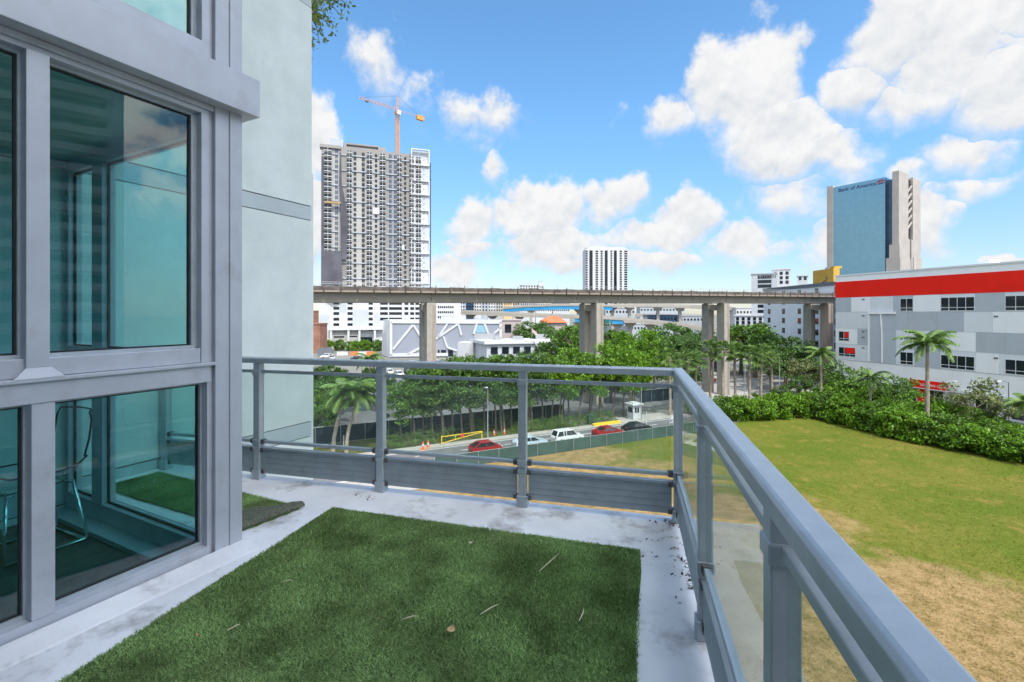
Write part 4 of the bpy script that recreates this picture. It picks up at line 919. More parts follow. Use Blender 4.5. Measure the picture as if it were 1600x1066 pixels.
# ---- white building with the red band
f = fmap(71.4, 103.4, .312, -.95)
t = thing('commercial_building', 'white and grey panelled building with a broad red band under its roof', 'building', (71.4, 103.4, 0), math.atan2(-.95, .312))
L = 44; ZT = 25.85
b = MB(); b.box(0, L, .02, 24, 3.6, ZT - .25); b.box(0, L, .8, 24, 0, 3.6); b.build('wall', M['pwhite'], t)
MB().box(-.12, L, -.12, 24.1, ZT - .25, ZT + .05).build('parapet_cap', M['plight'], t)
MB().box(-.03, L, -.05, .02, 20.96, 24.4).build('red_band', M['red'], t)
zr = [(17.85, 20.93), (14.33, 17.82), (10.93, 14.30), (7.52, 10.90)]
pan = [[(1305, 1330, 'pmid'), (1330, 1360, 'pwhite'), (1360, 1396, 'pwhite2'), (1396, 1427, 'pmid'), (1427, 1470, 'pwhite'), (1470, 1524, 'plight'), (1524, 1570, 'plight2'), (1570, 1640, 'plight')],
       [(1305, 1356, 'plight'), (1400, 1419, 'pmid'), (1419, 1464, 'plight2'), (1464, 1506, 'pmid'), (1506, 1551, 'plight'), (1551, 1640, 'pwhite')],
       [(1305, 1340, 'pwhite'), (1340, 1356, 'pmid'), (1400, 1480, 'pwhite2'), (1480, 1525, 'pwhite'), (1525, 1570, 'plight2'), (1570, 1640, 'pmid')],
       [(1305, 1356, 'pwhite2'), (1400, 1429, 'pwhite2'), (1429, 1470, 'pmid'), (1470, 1525, 'pwhite2'), (1525, 1562, 'pwhite'), (1562, 1640, 'plight')]]
M['pwhite2'] = mat('cool_white_paint', (.66, .69, .73), .7, 0, .04, .4); M['plight2'] = mat('cool_grey_paint', (.43, .465, .51), .7, 0, .04, .5)
for (z0, z1), row in zip(zr, pan):
    for a, e, m in row:
        x0, x1 = max(.02, f(a)), min(L, f(e)); MB().box(x0 + .02, x1 - .02, -.035, .019, z0, z1 - .03).build('wall_panel', M[m], t)
b = MB()
for z in (20.945, 17.835, 14.315, 10.915, 7.51): b.box(0, L, -.045, .018, z - .035, z + .035)
b.build('floor_joint', M['pmid'], t)
# recess with curved mullion
xa, xb = f(1357), f(1400); MB().box(xa, xb, -.02, .018, 7.6, 17.4).build('recess_panel', M['pmid'], t)
b = MB(); b.box(xa, xb, -.30, -.02, 17.4, 17.8); b.box(xa, xa + .25, -.25, -.02, 7.6, 17.4); xm = f(1378)
b.tube([(xm - .2, -.12, 17.4), (xm + .05, -.12, 14), (xm + .1, -.12, 10), (xm + .1, -.12, 7.6)], .13, 6); b.build('recess_trim', M['pwhite'], t)
def window_grid(px0, px1, z0, z1, n):
    x0, x1 = f(px0), min(L - .1, f(px1)); fr = MB(); w = .07
    fr.box(x0 - w, x1 + w, -.075, -.036, z0 - w, z1 + w); wn = fr.build('window', M['plight'], t)
    p = MB(); st = (x1 - x0) / n; zt = z0 + (z1 - z0) * .24
    for i in range(n): p.box(x0 + i * st + .05, x0 + (i + 1) * st - .05, -.085, -.074, zt + .05, z1 - .03); p.box(x0 + i * st + .05, x0 + (i + 1) * st - .05, -.085, -.074, z0 + .03, zt - .05)
    p.build('pane', M['winb'], wn); return wn
for z0, z1 in ((18.0, 20.35), (7.75, 10.05)): window_grid(1407, 1427, z0, z1, 2); window_grid(1470.5, 1523, z0, z1, 4); window_grid(1571, 1640, z0, z1, 4)
for z0, z1, px1, n in ((11.6, 13.6, 1327, 2), (8.3, 10.2, 1337, 3)):
    w = window_grid(1311, px1, z0, z1, n); x1 = f(px1); x0 = f(1320 if n == 2 else 1321)
    MB().box(x0, x1 - .1, -.095, -.086, z0 + .7, z1 - .05).build('blind', M['red'], w)
b = MB()
for px, z in ((1347, 20.3), (1347, 16.9), (1347, 13.6), (1347, 10.2), (1553, 16.9), (1553, 10.0), (1347, 12.4)): x = f(px); b.box(x, x + .55, -.10, -.036, z, z + .25)
b.build('wall_vent', M['dgrey'], t)
# ground floor
b = MB(); b.box(0, L, -.30, .8, 3.6, 4.05); b.build('canopy', M['plight'], t)
xs0, xs1 = f(1424), f(1483)
MB().box(xs0, xs1, -.42, -.30, 2.55 + 1.1, 4.0 + 1.1).build('sign_board', M['red'], t)
each('sign_border', M['pwhite'], t, (xs0 - .1, xs1 + .1, -.40, -.31, 5.1, 5.25), (xs0 - .1, xs1 + .1, -.40, -.31, 3.5, 3.65), (xs0 - .12, xs0, -.40, -.31, 3.65, 5.1))
o = txt('sign_lettering', 'LEASING OFFICE', .62, M['pwhite'], t, (f(1463), -.44, 4.25), (R(90), 0, 0), .015)
MB().box(f(1430), f(1440), .70, .82, 0, 3.5).build('door', M['red'], t)
sf = [(1366, 1400), (1412, 1428), (1442, 1470), (1520, 1556), (1576, 1640)]
for a, e in sf:
    x0, x1 = f(a), min(L - .2, f(e)); w = MB().box(x0 - .1, x1 + .1, .72, .80, .3, 3.3).build('window', M['plight'], t)
    n = max(2, int((x1 - x0) / 1.3)); p = MB(); st = (x1 - x0) / n
    for i in range(n): p.box(x0 + i * st + .05, x0 + (i + 1) * st - .05, .70, .725, .4, 3.2)
    p.build('pane', M['winb'], w)
b = MB(); b.box(f(1500), f(1512), 6, 9, ZT, ZT + 1.2); b.build('roof_unit', M['plight'], t)

# ---- bank tower
bx, by = 215.0, 260.0
f = fmap(bx, by, .55, -.835)
t = thing('bank_tower', 'bank office tower with mirrored blue glass face and pale concrete core', 'building', (bx, by, 0), math.atan2(-.835, .55))
ng = bpy.data.materials.new('mirror_curtain_wall'); ng.use_nodes = True; tr = ng.node_tree; pb = tr.nodes['Principled BSDF']
pb.inputs['Metallic'].default_value = .9; pb.inputs['Roughness'].default_value = .16
tcn = N(tr, 'ShaderNodeTexCoord'); mp = N(tr, 'ShaderNodeMapping'); mp.inputs['Rotation'].default_value = (R(90), 0, 0); tr.links.new(tcn.outputs['Object'], mp.inputs[0])
bk = N(tr, 'ShaderNodeTexBrick'); tr.links.new(mp.outputs[0], bk.inputs[0]); bk.offset = 0; bk.inputs['Scale'].default_value = 1; bk.inputs['Brick Width'].default_value = 1.5; bk.inputs['Row Height'].default_value = 1.9; bk.inputs['Mortar Size'].default_value = .05
bk.inputs['Color1'].default_value = (.20, .39, .50, 1); bk.inputs['Color2'].default_value = (.22, .42, .53, 1); bk.inputs['Mortar'].default_value = (.15, .30, .40, 1); tr.links.new(bk.outputs[0], pb.inputs['Base Color'])
M['mirror'] = ng
M['stone'] = mat('pale_tower_stone', (.36, .33, .31), .85, 0, .08, .15)
MB().box(-32.7, -6.5, 0, 20, 0, 94.8).build('curtain_wall', ng, t)
MB().box(-6.5, -3.0, 3.0, 20, 0, 93.5).build('recessed_glazing', M['winblue'], t)
b = MB(); b.box(-36, -32.7, -.6, 30, 0, 95.9); b.box(-37, -36, -.6, 31, 0, 46); b.box(-36, -32.7, 20, 32, 0, 95.9); b.build('end_pier', M['stone'], t)
b = MB(); b.box(-3, 0, -.8, 13.5, 0, 96.8); b.box(-3, 0, 20.5, 33, 0, 96.3); b.box(-4.2, .5, -1.4, 13.5, 0, 56); b.box(-5.5, 1, -2, 13.5, 0, 48.5); b.box(-3, -1.2, 13.5, 20.5, 0, 95.5); b.box(-3, .4, 20.5, 34, 0, 50)
b.box(-3, -.02, 13.5, 15.8, 0, 60); b.box(-3, -.02, 18.2, 20.5, 0, 60)
b.build('concrete_core', M['stone'], t)
b = MB(); b.box(-1.2, -1.1, 13.6, 20.4, 46, 95); b.build('core_slot', M['winb'], t)
b = MB()
for i in range(6): z = 66 + i * 4.2; b.bar((-.5, 14, z), (-.5, 20, z + 4.2), .7); 
b.build('slot_bracing', M['stone'], t)
M['signblue'] = mat('sign_navy', (.015, .03, .12), .5); M['signred'] = mat('sign_red', (.45, .05, .05), .5)
x = (f(1312) + f(1366)) / 2
o = txt('sign_lettering', 'Bank of America', 2.9, M['signblue'], t, (x, -.10, 92.2), (R(90), 0, 0), .08); o.scale = (.98, 1, 1)
xl = f(1376); lg = thing('x', None, None); bpy.data.objects.remove(lg)
for j, (m, z0) in enumerate((('signred', 1.1), ('signblue', .35), ('signred', -.4), ('signblue', -1.15))):
    q = MB(); w0 = 2.4 - abs(z0 + .3) * 1.1
    q.hexa([(xl - w0 - .5, -.16, z0 + 92.5), (xl + w0 - .5, -.16, z0 + 92.5), (xl + w0 - .5, -.05, z0 + 92.5), (xl - w0 - .5, -.05, z0 + 92.5)], [(xl - w0 + .5, -.16, z0 + 92.95), (xl + w0 + .5, -.16, z0 + 92.95), (xl + w0 + .5, -.05, z0 + 92.95), (xl - w0 + .5, -.05, z0 + 92.95)])
    q.build('sign_emblem', M[m], t)

# ---- tower under construction with podium
ox, oy = -99.7, 245.0; f = fmap(ox, oy, .953, .303); ANG = math.atan2(.303, .953)
t = thing('apartment_highrise', 'tall grey apartment tower under construction, hung with dark netting', 'building', (ox, oy, 0), ANG)
M['twall'] = mat('tower_wall_grey', (.255, .247, .242), .85, 0, .08, .08); M['tlight'] = mat('tower_wall_light', (.36, .353, .345), .85, 0, .06, .08)
ZR = 105.6; xw = f(642); xe = f(673.5); fl_ = 2.72
MB().box(0, xw, 0, 22, 20, ZR).build('wall', M['twall'], t)
MB().box(xw, xe - .8, -.3, 22, 20, 103).build('wall', M['white'], t, label='white painted end bay with framed balconies')
MB().box(xe - .8, xe, .5, 22, 20, 102).build('side_glazing', M['winblue'], t)
zt = lambda px, py: f(px, py)[1]
b = MB(); x0, x1 = f(514), f(536); b.box(x0, x1, 3, 12, ZR, zt(525, 214)); b.build('stair_head', M['mgrey'], t)
b = MB(); x0, x1 = f(538), f(603); z1 = zt(570, 224); b.box(x0, x0 + 1, 2, 14, ZR, z1); b.box(x1 - 4, x1, 2, 14, ZR, z1 - .5); b.box(x0 + 1, x1 - 4, 13, 14, ZR, z1); b.box(x0 + 1, x1 - 4, 2, 14, z1 - .8, z1); b.box(x0, x1, -.0, 2, ZR, ZR + .6); b.build('roof_frame', M['twall'], t)
MB().box(f(541), f(590), 4, 5, ZR + .2, z1 - .9).build('roof_wall', M['white'], t)
b = MB(); b.box(-.8, f(533), -.8, 4, ZR - 1.2, ZR + .4); b.build('cornice', M['twall'], t)
# white frames of the end bay
b = MB()
for i in range(5):
    z1 = 108.6 - i * 2 * 3 * fl_ - (0 if i == 0 else 1.0); z0 = z1 - 3 * fl_ - (1 if i == 0 else 0)
    for (xa, xb, za, zb) in ((xw, xe - .9, z1 - .6, z1), (xw, xe - .9, z0, z0 + .6), (xw, xw + .5, z0 + .6, z1 - .6), (xe - 1.5, xe - .9, z0 + .6, z1 - .6)): b.box(xa, xb, -1.3, -.31, za, zb)
b.build('bay_frame', M['white'], t)
for i in range(5): z1 = 108.6 - 3 * fl_ - 1 - i * 6 * fl_; each('grey_panel', M['lgrey2'], t, (f(659), xe - 1, -.34, -.301, z1 - 3 * fl_, z1))
zx = lambda v: f(480 + v / 3.95)
nf = 30
colw, balc, blue, lt = [], [], [], []
for i in range(nf):
    z = 102.2 - i * fl_
    for a, e in ((287, 294), (296, 303), (338, 345), (347, 354)): colw.append((zx(a), zx(e), z, z + 1.5))
    for a, e in ((418, 432), (599, 611)): colw.append((zx(a), zx(e), z, z + 1.3))
    for a, e in ((173, 180), (182, 189), (505, 512), (514, 521), (536, 543), (545, 552)): blue.append((zx(a), zx(e), z, z + 2.0))
    for a, e in ((108, 148), (248, 272), (370, 397), (450, 480), (558, 580), (633, 656), (672, 700)): balc.append((zx(a), zx(e), z - .3, z + 2.0, a > 620))
    colw.append((zx(718), zx(722), z + .3, z + 1.0))
wins(t, [(a, e, z0, z1) for a, e, z0, z1 in colw], 'winb', -.36)
wins(t, blue, 'winblue', -.05)
BU = {}
def balcony_bits(q, x0, L, zz, w):
    q.mi = 0; q.box(x0, x0 + L, -.36 if w else -.06, .02, zz + .25, zz + 2.3); q.mi = 1; q.box(x0 - .3, x0 + L + .3, -1.4, -.02, zz - .12, zz + .14); q.mi = 2; q.box(x0 - .25, x0 + L + .25, -1.4, -1.34, zz + .75, zz + 1.15); q.box(x0 + L / 2 - .1, x0 + L / 2 + .1, -1.38, -.05, zz + .15, zz + 2.3)
balc.sort(key=lambda q: -q[2]); rest = MB(); BM = [M['winb'], M['twall'], M['lgrey']]
for i, (a, e, z0, z1, w) in enumerate(balc):
    if i < 100:
        k_ = (round(e - a, 2), w)
        if k_ not in BU: q = MB(); balcony_bits(q, 0, e - a, 0, w); BU[k_] = q.mesh('tower_balcony', BM)
        o = link('balcony', BU[k_], t); o.location = (a, 0, z0)
    else: balcony_bits(rest, a, e - a, z0, w)
rest.build('balcony', BM, t)['kind'] = 'stuff'
each('bay_parapet', M['lgrey2'], t, (xw + .1, xe - 1, .6, 1.2, 103, 107.9))
for i in range(0, nf, 3): z = 101.5 - i * fl_; each('storey_band', M['mgrey'], t, (f(532), xw, -.45, -.02, z - .25, z + .25), (.3, f(528), -.45, -.02, z - .25, z + .25))
b = MB()
for a, e in ((150, 200), (272, 338), (356, 368)): b.box(zx(a), zx(e), -.04, .01, 24, 101)
for a, e in ((398, 448),): b.box(zx(a), zx(e), -.05, .01, 24, 101)
b.build('light_wall_strip', M['tlight'], t)
b = MB(); b.box(zx(405), zx(445), -.42, -.05, zt(588, 335), zt(588, 325)); b.box(zx(583), zx(600), -.42, -.05, zt(630, 391), zt(630, 383)); b.build('white_patch', M['white'], t)
# netting sheets: left edge, lower left block, and the sagging diagonal
n_ = MB()
def netpoly(pts, d=-1.7):
    q = [(f(px, py)) for px, py in pts]; n_.hexa([(x, d, z) for x, z in q], [(x, d + .25, z) for x, z in q])
netpoly([(502.5, 246), (506.5, 246), (506.5, 446), (502, 446)]); netpoly([(506, 393), (533, 393), (536, 446), (506, 446)], -1.8)
netpoly([(531, 240), (533.5, 240), (534, 285), (541, 325), (544, 345), (541, 406), (534, 406), (532, 320), (530, 285)], -1.9)
o = n_.build('netting', M['netting'], t)
b = MB(); x0, x1 = f(508), f(533); z = zt(520, 318); b.box(x0, x1, -2.6, -1.4, z - .5, z + .5); b.build('work_platform', mat('scaffold_wood', (.35, .25, .14), .9), t)
# crane
mx_, my_ = gx(621, 272), 272.0; t = thing('tower_crane', 'orange tower crane standing above the unfinished tower roof', 'crane', (mx_, my_, 0), math.atan2(.646, .763))
zb, za = hz(246, 272), hz(150, 272); zj = hz(172, 272)
b = MB(); w = .8
for sx_ in (-w, w):
    for sy_ in (-w, w): b.bar((sx_, sy_, 60), (sx_, sy_, zj - 2), .24)
z = zb - 8; i = 0
while z < zj - 4:
    for sg in (-w, w): b.bar((-w, sg, z), (w, sg, z + 2.2 * (1 if i % 2 else 1)), .16); b.bar((sg, -w, z), (sg, w, z + 2.2), .16); b.bar((-w, sg, z), (w, sg, z), .16)
    z += 2.3; i += 1
b.build('mast', M['craney'], t)
b = MB(); b.tube([(-w, 0, zj - 2), (0, 0, za)], [.24, .14], 6); b.tube([(w, 0, zj - 2), (0, 0, za)], [.24, .14], 6); b.box(-1.3, 1.3, -1.3, 1.3, zj - 2.5, zj - .8); b.build('apex', M['craney'], t)
MB().box(-1.2, 1.0, -2.6, -1.3, zj - 3.4, zj - .9).build('cab', M['white'], t)
b = MB()
for sy_ in (-.6, .6): b.bar((-23, sy_, zj), (17, sy_, zj), .11)
b.bar((-23, 0, zj + 1.3), (0, 0, zj + 1.3), .11)
x = -23
while x < -1: b.bar((x, -.6, zj), (x + 1, 0, zj + 1.3), .08); b.bar((x + 1, 0, zj + 1.3), (x + 2, .6, zj), .08); b.bar((x, -.6, zj), (x + 2, .6, zj), .1); x += 2
b.build('jib', M['craney'], t)
b = MB(); b.tube([(0, 0, za), (-20, 0, zj + 1.3)], .07, 5); b.tube([(0, 0, za), (15, 0, zj + .2)], .07, 5); b.build('tie_bar', M['dgrey'], t)
b = MB(); b.box(12.5, 17, -.9, .9, zj - 2.0, zj + .5); b.build('counterweight', M['craney'], t)
MB().box(-19, -17.5, -.7, .7, zj - .7, zj - .1).build('trolley', M['dgrey'], t)
# podium
ox, oy = -95.7, 232.0; f = fmap(ox, oy, .953, .303)
t = thing('parking_podium', 'white block with rows of dark openings behind the viaduct at the left', 'building', (ox, oy, 0), ANG)
xe = f(720); b = MB(); b.box(0, xe, 0, 11, 3.5, 28); b.box(0, xe, 3, 11, 0, 3.5); b.build('wall', M['white'], t)
rows = [474, 482, 490, 498.7, 507, 515]
R_ = []
for i, y in enumerate(rows):
    zz = hz(y, 240)
    for a, e in [(521, 530), (543, 551), (576, 582.5)] + ([(594, 606), (608, 628)] if i < 4 else []) + ([(632, 638)] if i < 3 else []) + [(641, 647), (649, 655)][:2 if i < 4 else 0]: R_.append((f(a), f(e), zz - .7, zz + .7))
for y in (480, 488, 495.5, 502):
    zz = hz(y, 250)
    for k_ in range(8): R_.append((f(684 + k_ * 3.2), f(686.2 + k_ * 3.2), zz - .55, zz + .55))
wins(t, R_, 'winb', -.06)
each('grey_panel', M['lgrey2'], t, (f(499), f(515), -.05, .01, 10.5, 17), (f(551.5), f(575), -.05, .01, 11, 19.5), (f(530.5), f(541), -.05, .01, 18, 28), (f(585), f(594), -.05, .01, 11, 17.5))
b = MB(); b.box(f(514), f(600), -2.6, .0, 9.2, 10.0); b.build('canopy', M['white'], t)
for px in (516, 543, 560, 584): each('canopy_column', M['white'], t, (f(px), f(px) + 1, -2.4, -1.6, 0, 9.2))
each('base_wall', M['tlight'], t, (f(517.5), f(560), -1.0, 0, 0, 9.1))
wins(t, [(f(522), f(538), 5.4, 6.2), (f(545), f(558), 5.6, 6.3), (f(562), f(582), 1.5, 5.5)], 'winb', -1.06, -.98)
b = MB(); c = f(522); b.tube([(c - 2.5, -1.5, 30), (c, -1.5, 23), (c + 3.5, -1.5, 30)], [3, .3, 3], 10); b.build('dark_bowl', M['dgrey'], t)
# faceted building
ox, oy = gx(609.5, 183), 183.0; f = fmap(ox, oy, .985, .174)
t = thing('faceted_building', 'low grey building wrapped in white diagonal strips behind the left viaduct pier', 'building', (ox, oy, 0), math.atan2(.174, .985))
xe = f(784); zt_ = hz(500, 185)
M['facet'] = mat('facet_grey_blue', (.25, .275, .33), .6, 0, .06, .1)
MB().box(0, xe, 0, 22, 0, zt_).build('wall', M['facet'], t)
b = MB(); 
for k_ in range(4): b.hexa([(-1.1 - k_ * 1.2, 3 + k_ * 4, 0), (0, k_ * 4, 0), (0, k_ * 4 + 4, 0), (-1.1 - k_ * .6, 6 + k_ * 4, 0)], [(-2.2 - k_ * .6, 3 + k_ * 4, zt_), (0, k_ * 4, zt_), (0, k_ * 4 + 4, zt_), (-1.1, 6 + k_ * 4, zt_)])
b.build('folded_end', M['white'], t)
b = MB()
def strip(p, q, w=.75):
    (xa, za_), (xb, zb_) = f(*p), f(*q); b.bar((xa, -.06, za_), (xb, -.06, zb_), .34 if w < .5 else .3, w, up=(0, 1, 0))
def strip2(p, q, w=.8):
    (xa, za_), (xb, zb_) = f(*p), f(*q); d = Vector((xb - xa, 0, zb_ - za_)).normalized(); nn = Vector((-d.z, 0, d.x)) * w / 2
    A_, B_ = Vector((xa, 0, za_)), Vector((xb, 0, zb_)); q_ = [A_ - nn, B_ - nn, B_ + nn, A_ + nn]
    b.hexa([(v.x, -.35, v.z) for v in q_], [(v.x, .05, v.z) for v in q_])
for p, q, w in [((611, 503), (611, 556), 1.0), ((609, 502), (784, 503), 1.6), ((609, 555), (700, 554), 1.2), ((614, 546), (645, 508), .85), ((646, 508), (660, 530), .8), ((637, 554), (676, 533), .85), ((676, 533), (716, 506), .85), ((684, 528), (699, 506), .7), ((716, 506), (721, 524), .7), ((693, 526), (699, 543), .7), ((699, 543), (714, 548), .7), ((740, 522), (745, 506), .8), ((757, 506), (764, 524), .8), ((772, 521), (784, 511), .7), ((782, 503), (782, 528), 1.0)]: strip2(p, q, w)
b.build('white_strip', M['white'], t)
q = [f(740, 520), f(745, 508), f(757, 508), f(763, 520)]; MB().hexa([(x, -.12, z) for x, z in q], [(x, .03, z) for x, z in q]).build('skylight_window', mat('sky_blue_panel', (.30, .52, .66), .15, .3), t)
wins(t, [(f(684), f(687), .4, 3), (f(689), f(697), .4, 3), (f(700), f(708), .4, 3)], 'winb', -.08)
b = MB(); b.box(f(690), f(730), 6, 14, zt_, zt_ + 1.3); b.build('roof_unit', M['lgrey'], t)
# low flat-roofed building
t = thing('flat_roofed_building', 'low pale building with a broad white flat roof edge above the street trees', 'building', (-8.8, 150, 0))
P_ = [(0, 0), (25.8, 7), (21, 22), (-6, 13)]
b = MB(); b.prism(P_, 7.6, 8.55); b.build('roof', M['white'], t); cxp = [(x * .93 + .6, y * .9 + 1.2) for x, y in P_]
MB().prism(cxp, 0, 7.6).build('wall', M['lgrey2'], t)
b = MB(); b.prism([(x * .96 + .3, y * .94 + .7) for x, y in P_], 8.55, 8.6); b.build('roof_deck', M['lgrey'], t)
MB().prism([(-9.5, 8), (-6.2, 6), (-3, 13), (-8, 15)], 0, 7.8).build('side_wing', M['white'], t)
each('roof_unit', M['galv'], t, (-4, 3, 9, 12, 8.6, 10.6), (3.2, 5, 7, 8.8, 8.6, 10.0), (9, 12.5, 7, 9.5, 8.6, 9.8), (17, 21, 12, 15, 8.6, 10.3))
for i in range(6):
    x = 2 + i * 3.6; y = x * .27 + .75; MB().hexa([(x, y, 4.4), (x + 2.2, y + .6, 4.4), (x + 2.2, y + 1, 4.4), (x, y + .4, 4.4)], [(x, y, 6.6), (x + 2.2, y + .6, 6.6), (x + 2.2, y + 1, 6.6), (x, y + .4, 6.6)]).build('window', M['winb'], t)
MB().tube([(16, 4.2, 8.5), (19.5, 5.4, 3)], .16, 6).build('stair_rail', M['white'], t)
p = at(831, 533, 154); t = thing('flagpole', 'flagpole with a limp pale flag on the low flat roof', 'flag', (p.x, p.y, 8.5))
MB().tube([(0, 0, 0), (0, 0, 4.2)], .05, 6).build('pole', M['galv'], t)
b = MB()
for i in range(5): b.poly([(i * .35, .1 * (i % 2), 4.1 - i * .28), ((i + 1) * .35, .1 * ((i + 1) % 2), 4.1 - (i + 1) * .28), ((i + 1) * .35, .1 * ((i + 1) % 2), 2.9 - (i + 1) * .3), (i * .35, .1 * (i % 2), 2.9 - i * .3)])
b.build('flag', mat('faded_flag', (.55, .42, .40), .8, 0, .25, 1.2), t)
# pink-beige block, brick block, orange roof
def block(name, label, px0, px1, ytop, Y, depth, m, winrows=(), wcol=0, ang=0.0, z0=0, cat='building', cap=None):
    x0, x1 = gx(px0, Y), gx(px1, Y); zt2 = hz(ytop, Y); ang = -math.atan((x0 + x1) / 2 / Y) if ang == 'face' else ang; t = thing(name, label, cat, (x0, Y, 0), ang); L = (x1 - x0) * math.cos(ang)
    MB().box(0, L, 0, depth, z0, zt2).build('wall', M[m], t)
    MB().box(-.3, L + .3, -.3, depth + .3, zt2, zt2 + .5).build('parapet', M[cap or m], t)
    rc = []
    for zz, hh in winrows:
        for i in range(wcol): rc.append((L * (i + .25) / wcol, L * (i + .78) / wcol, zz, zz + hh))
    if rc: wins(t, rc, 'winb', -.06)
    return t, L, zt2
M['pinkb'] = mat('pinkish_render', (.42, .36, .35), .85); M['brick'] = mat('brown_brick', (.26, .13, .09), .9, 0, .2, .3); M['terra'] = mat('terracotta_roof', (.55, .14, .06), .8, 0, .15, .3)
t, L, z_ = block('rendered_block', 'small pinkish grey block with one dark window beside the faceted building', 784, 814, 501, 200, 12, 'pinkb'); wins(t, [(L * .16, L * .5, z_ - 5.2, z_ - 1.6)], 'winb')
block('brick_block', 'narrow brown brick block at the very left beside the pale blue wall', 476, 498, 487, 250, 20, 'brick', [(6, 1.6), (10, 1.6)], 3)
block('dark_block', 'dark low block behind the palms at the far left edge of the view', 478, 500, 507, 205, 8, 'brick')
t, L, z_ = block('tiled_roof_house', 'low house with a bright orange tiled roof among the trees', 848, 884, 506, 215, 14, 'pinkb')
b = MB(); b.hexa([(-1, -1, z_ + .5), (L + 1, -1, z_ + .5), (L + 1, 15, z_ + .5), (-1, 15, z_ + .5)], [(3, 5, z_ + 3.4), (L - 3, 5, z_ + 3.4), (L - 3, 9, z_ + 3.4), (3, 9, z_ + 3.4)]); b.build('roof', M['terra'], t)
# distant towers
Y = 600.; x0 = gx(915, Y); t = thing('apartment_highrise', 'distant white apartment tower with dark vertical stripes rising behind the viaduct', 'building', (x0, Y, 0)); L = gx(980, Y) - x0; ztp = hz(389, Y)
MB().box(0, L, 0, 25, 0, ztp).build('wall', M['white'], t)
b = MB()
for i, (a, e) in enumerate([(0, .05), (.09, .17), (.24, .30), (.36, .41), (.46, .53), (.60, .64), (.68, .75), (.82, .87), (.93, 1)]):
    for k_ in range(33): b.box(L * a, L * e, -.3, .1, ztp - 4 - k_ * 3, ztp - 2.2 - k_ * 3)
    if i in (1, 4, 6): b.box(L * a + .1, L * e - .1, -.15, .1, 5, ztp - 2)
b.build('window_stripe', M['winb'], t); b = MB(); b.box(2, L - 2, 2, 22, ztp, ztp + 2.5); b.box(L * .1, L * .5, 4, 20, ztp + 2.5, ztp + 4); b.build('roof_storey', M['lgrey'], t)
block('apartment_block', 'distant stepped white block just showing above the viaduct rail', 812, 850, 446, 640, 20, 'white', [(hz(v, 640), 2.6) for v in (449, 453, 457, 461, 465, 474, 480)], 9); 
block('apartment_block', 'small taller bay on the distant stepped white block', 842, 849, 440, 636, 10, 'white', [(hz(450, 640), 2), (hz(455, 640), 2)], 2)
for i, (a, e, yt, m, lb) in enumerate([(718, 727, 466, 'lgrey2', 'pale blue-grey'), (728, 740, 468, 'winblue', 'blue glazed'), (741, 752, 465, 'white', 'white'), (753, 762, 469, 'mgrey', 'grey'), (763, 774, 467, 'white', 'striped white'), (775, 786, 470, 'tlight', 'beige'), (787, 800, 466, 'sand', 'sand yellow'), (801, 812, 468, 'pinkb', 'pink'), (813, 836, 472, 'lgrey', 'light grey'), (837, 862, 475, 'white', 'low white'), (864, 890, 474, 'lgrey', 'low grey')]):
    M.setdefault('sand', mat('sand_render', (.60, .46, .26), .85))
    block('distant_block', f'{lb} block in the far skyline seen under the viaduct girder', a, e, yt, 520 + i * 7, 15, m, [(hz(v, 540), 2.0) for v in (476, 481, 486)], max(2, int((e - a) / 3.2)))
# white block at the right behind the viaduct
t = thing('office_block', 'plain white block with a dark roof line, left of the red-banded building', 'building', (80, 149, 0), R(-90)); L = 37
MB().box(0, L, 0, 12, 0, 24.5).build('wall', M['pwhite2'], t); MB().box(-.2, L, -.2, 12.2, 24.5, 25.4).build('roof_edge', M['dgrey'], t)
wins(t, [(149 - y - .7, 149 - y + .7, z, z + 1.5) for y in (145.7, 138, 130.4, 123, 115.5) for z in (22.6, 20.2, 17.4, 14.7, 11.8, 8.8)], 'winb')
t = thing('roof_house', 'mustard yellow box on the roof of the white block', 'roof structure', (83.5, 130, 24.9), R(-90))
M['ochre'] = mat('ochre_render', (.50, .30, .05), .8, 0, .08, .5); MB().box(0, 8.3, 0, 1.6, .5, 4.4).build('wall', M['ochre'], t); b = MB(); b.tube([(4, -.08, .9), (4.8, -.08, 1.3), (5.4, -.08, 1.2), (5.9, -.08, 2.4)], .13, 5); b.tube([(4.8, -.08, 1.3), (4.6, -.08, .6)], .1, 5); b.tube([(5.4, -.08, 1.2), (5.6, -.08, .6)], .1, 5); b.build('wall_emblem', M['dgrey'], t)
MB().box(6.5, 8.2, .3, 2.3, 4.4, 4.9).build('roof_hatch', M['ochre'], t)
t, L, z_ = block('glazed_office', 'grey glazed office block with ribbon windows beyond the right end of the viaduct', 1174, 1214, 429, 230, 20, 'lgrey2', [(hz(v, 230) - 1, 1.6) for v in (433, 440, 447, 470, 478, 486, 494)], 1, ang='face')
txt('sign_lettering', 'VITECH', 2.2, M['dgrey'], t, (L * .62, -.1, z_ - 1.4), (R(90), 0, 0), .05); each('sign_emblem', M['dgrey'], t, (L * .32, L * .38, -.12, .0, z_ - 2.2, z_ - .7))
block('glazed_office', 'taller pale block with roof plant behind the grey glazed office', 1207, 1234, 422, 240, 15, 'white', [(hz(v, 240) - 1, 1.6) for v in (427, 434, 441)], 3, ang='face')
block('glazed_office', 'small stepped pale tower left of the mustard roof box', 1246, 1262, 432, 250, 12, 'lgrey', [(hz(438, 250), 2)], 2, ang='face')
block('parking_garage', 'grey open-deck garage behind the dark tree left of the white block', 1148, 1192, 494, 185, 14, 'lgrey', [(hz(v, 185) - .7, 1.3) for v in (498, 504, 510, 517, 524)], 5, ang='face')
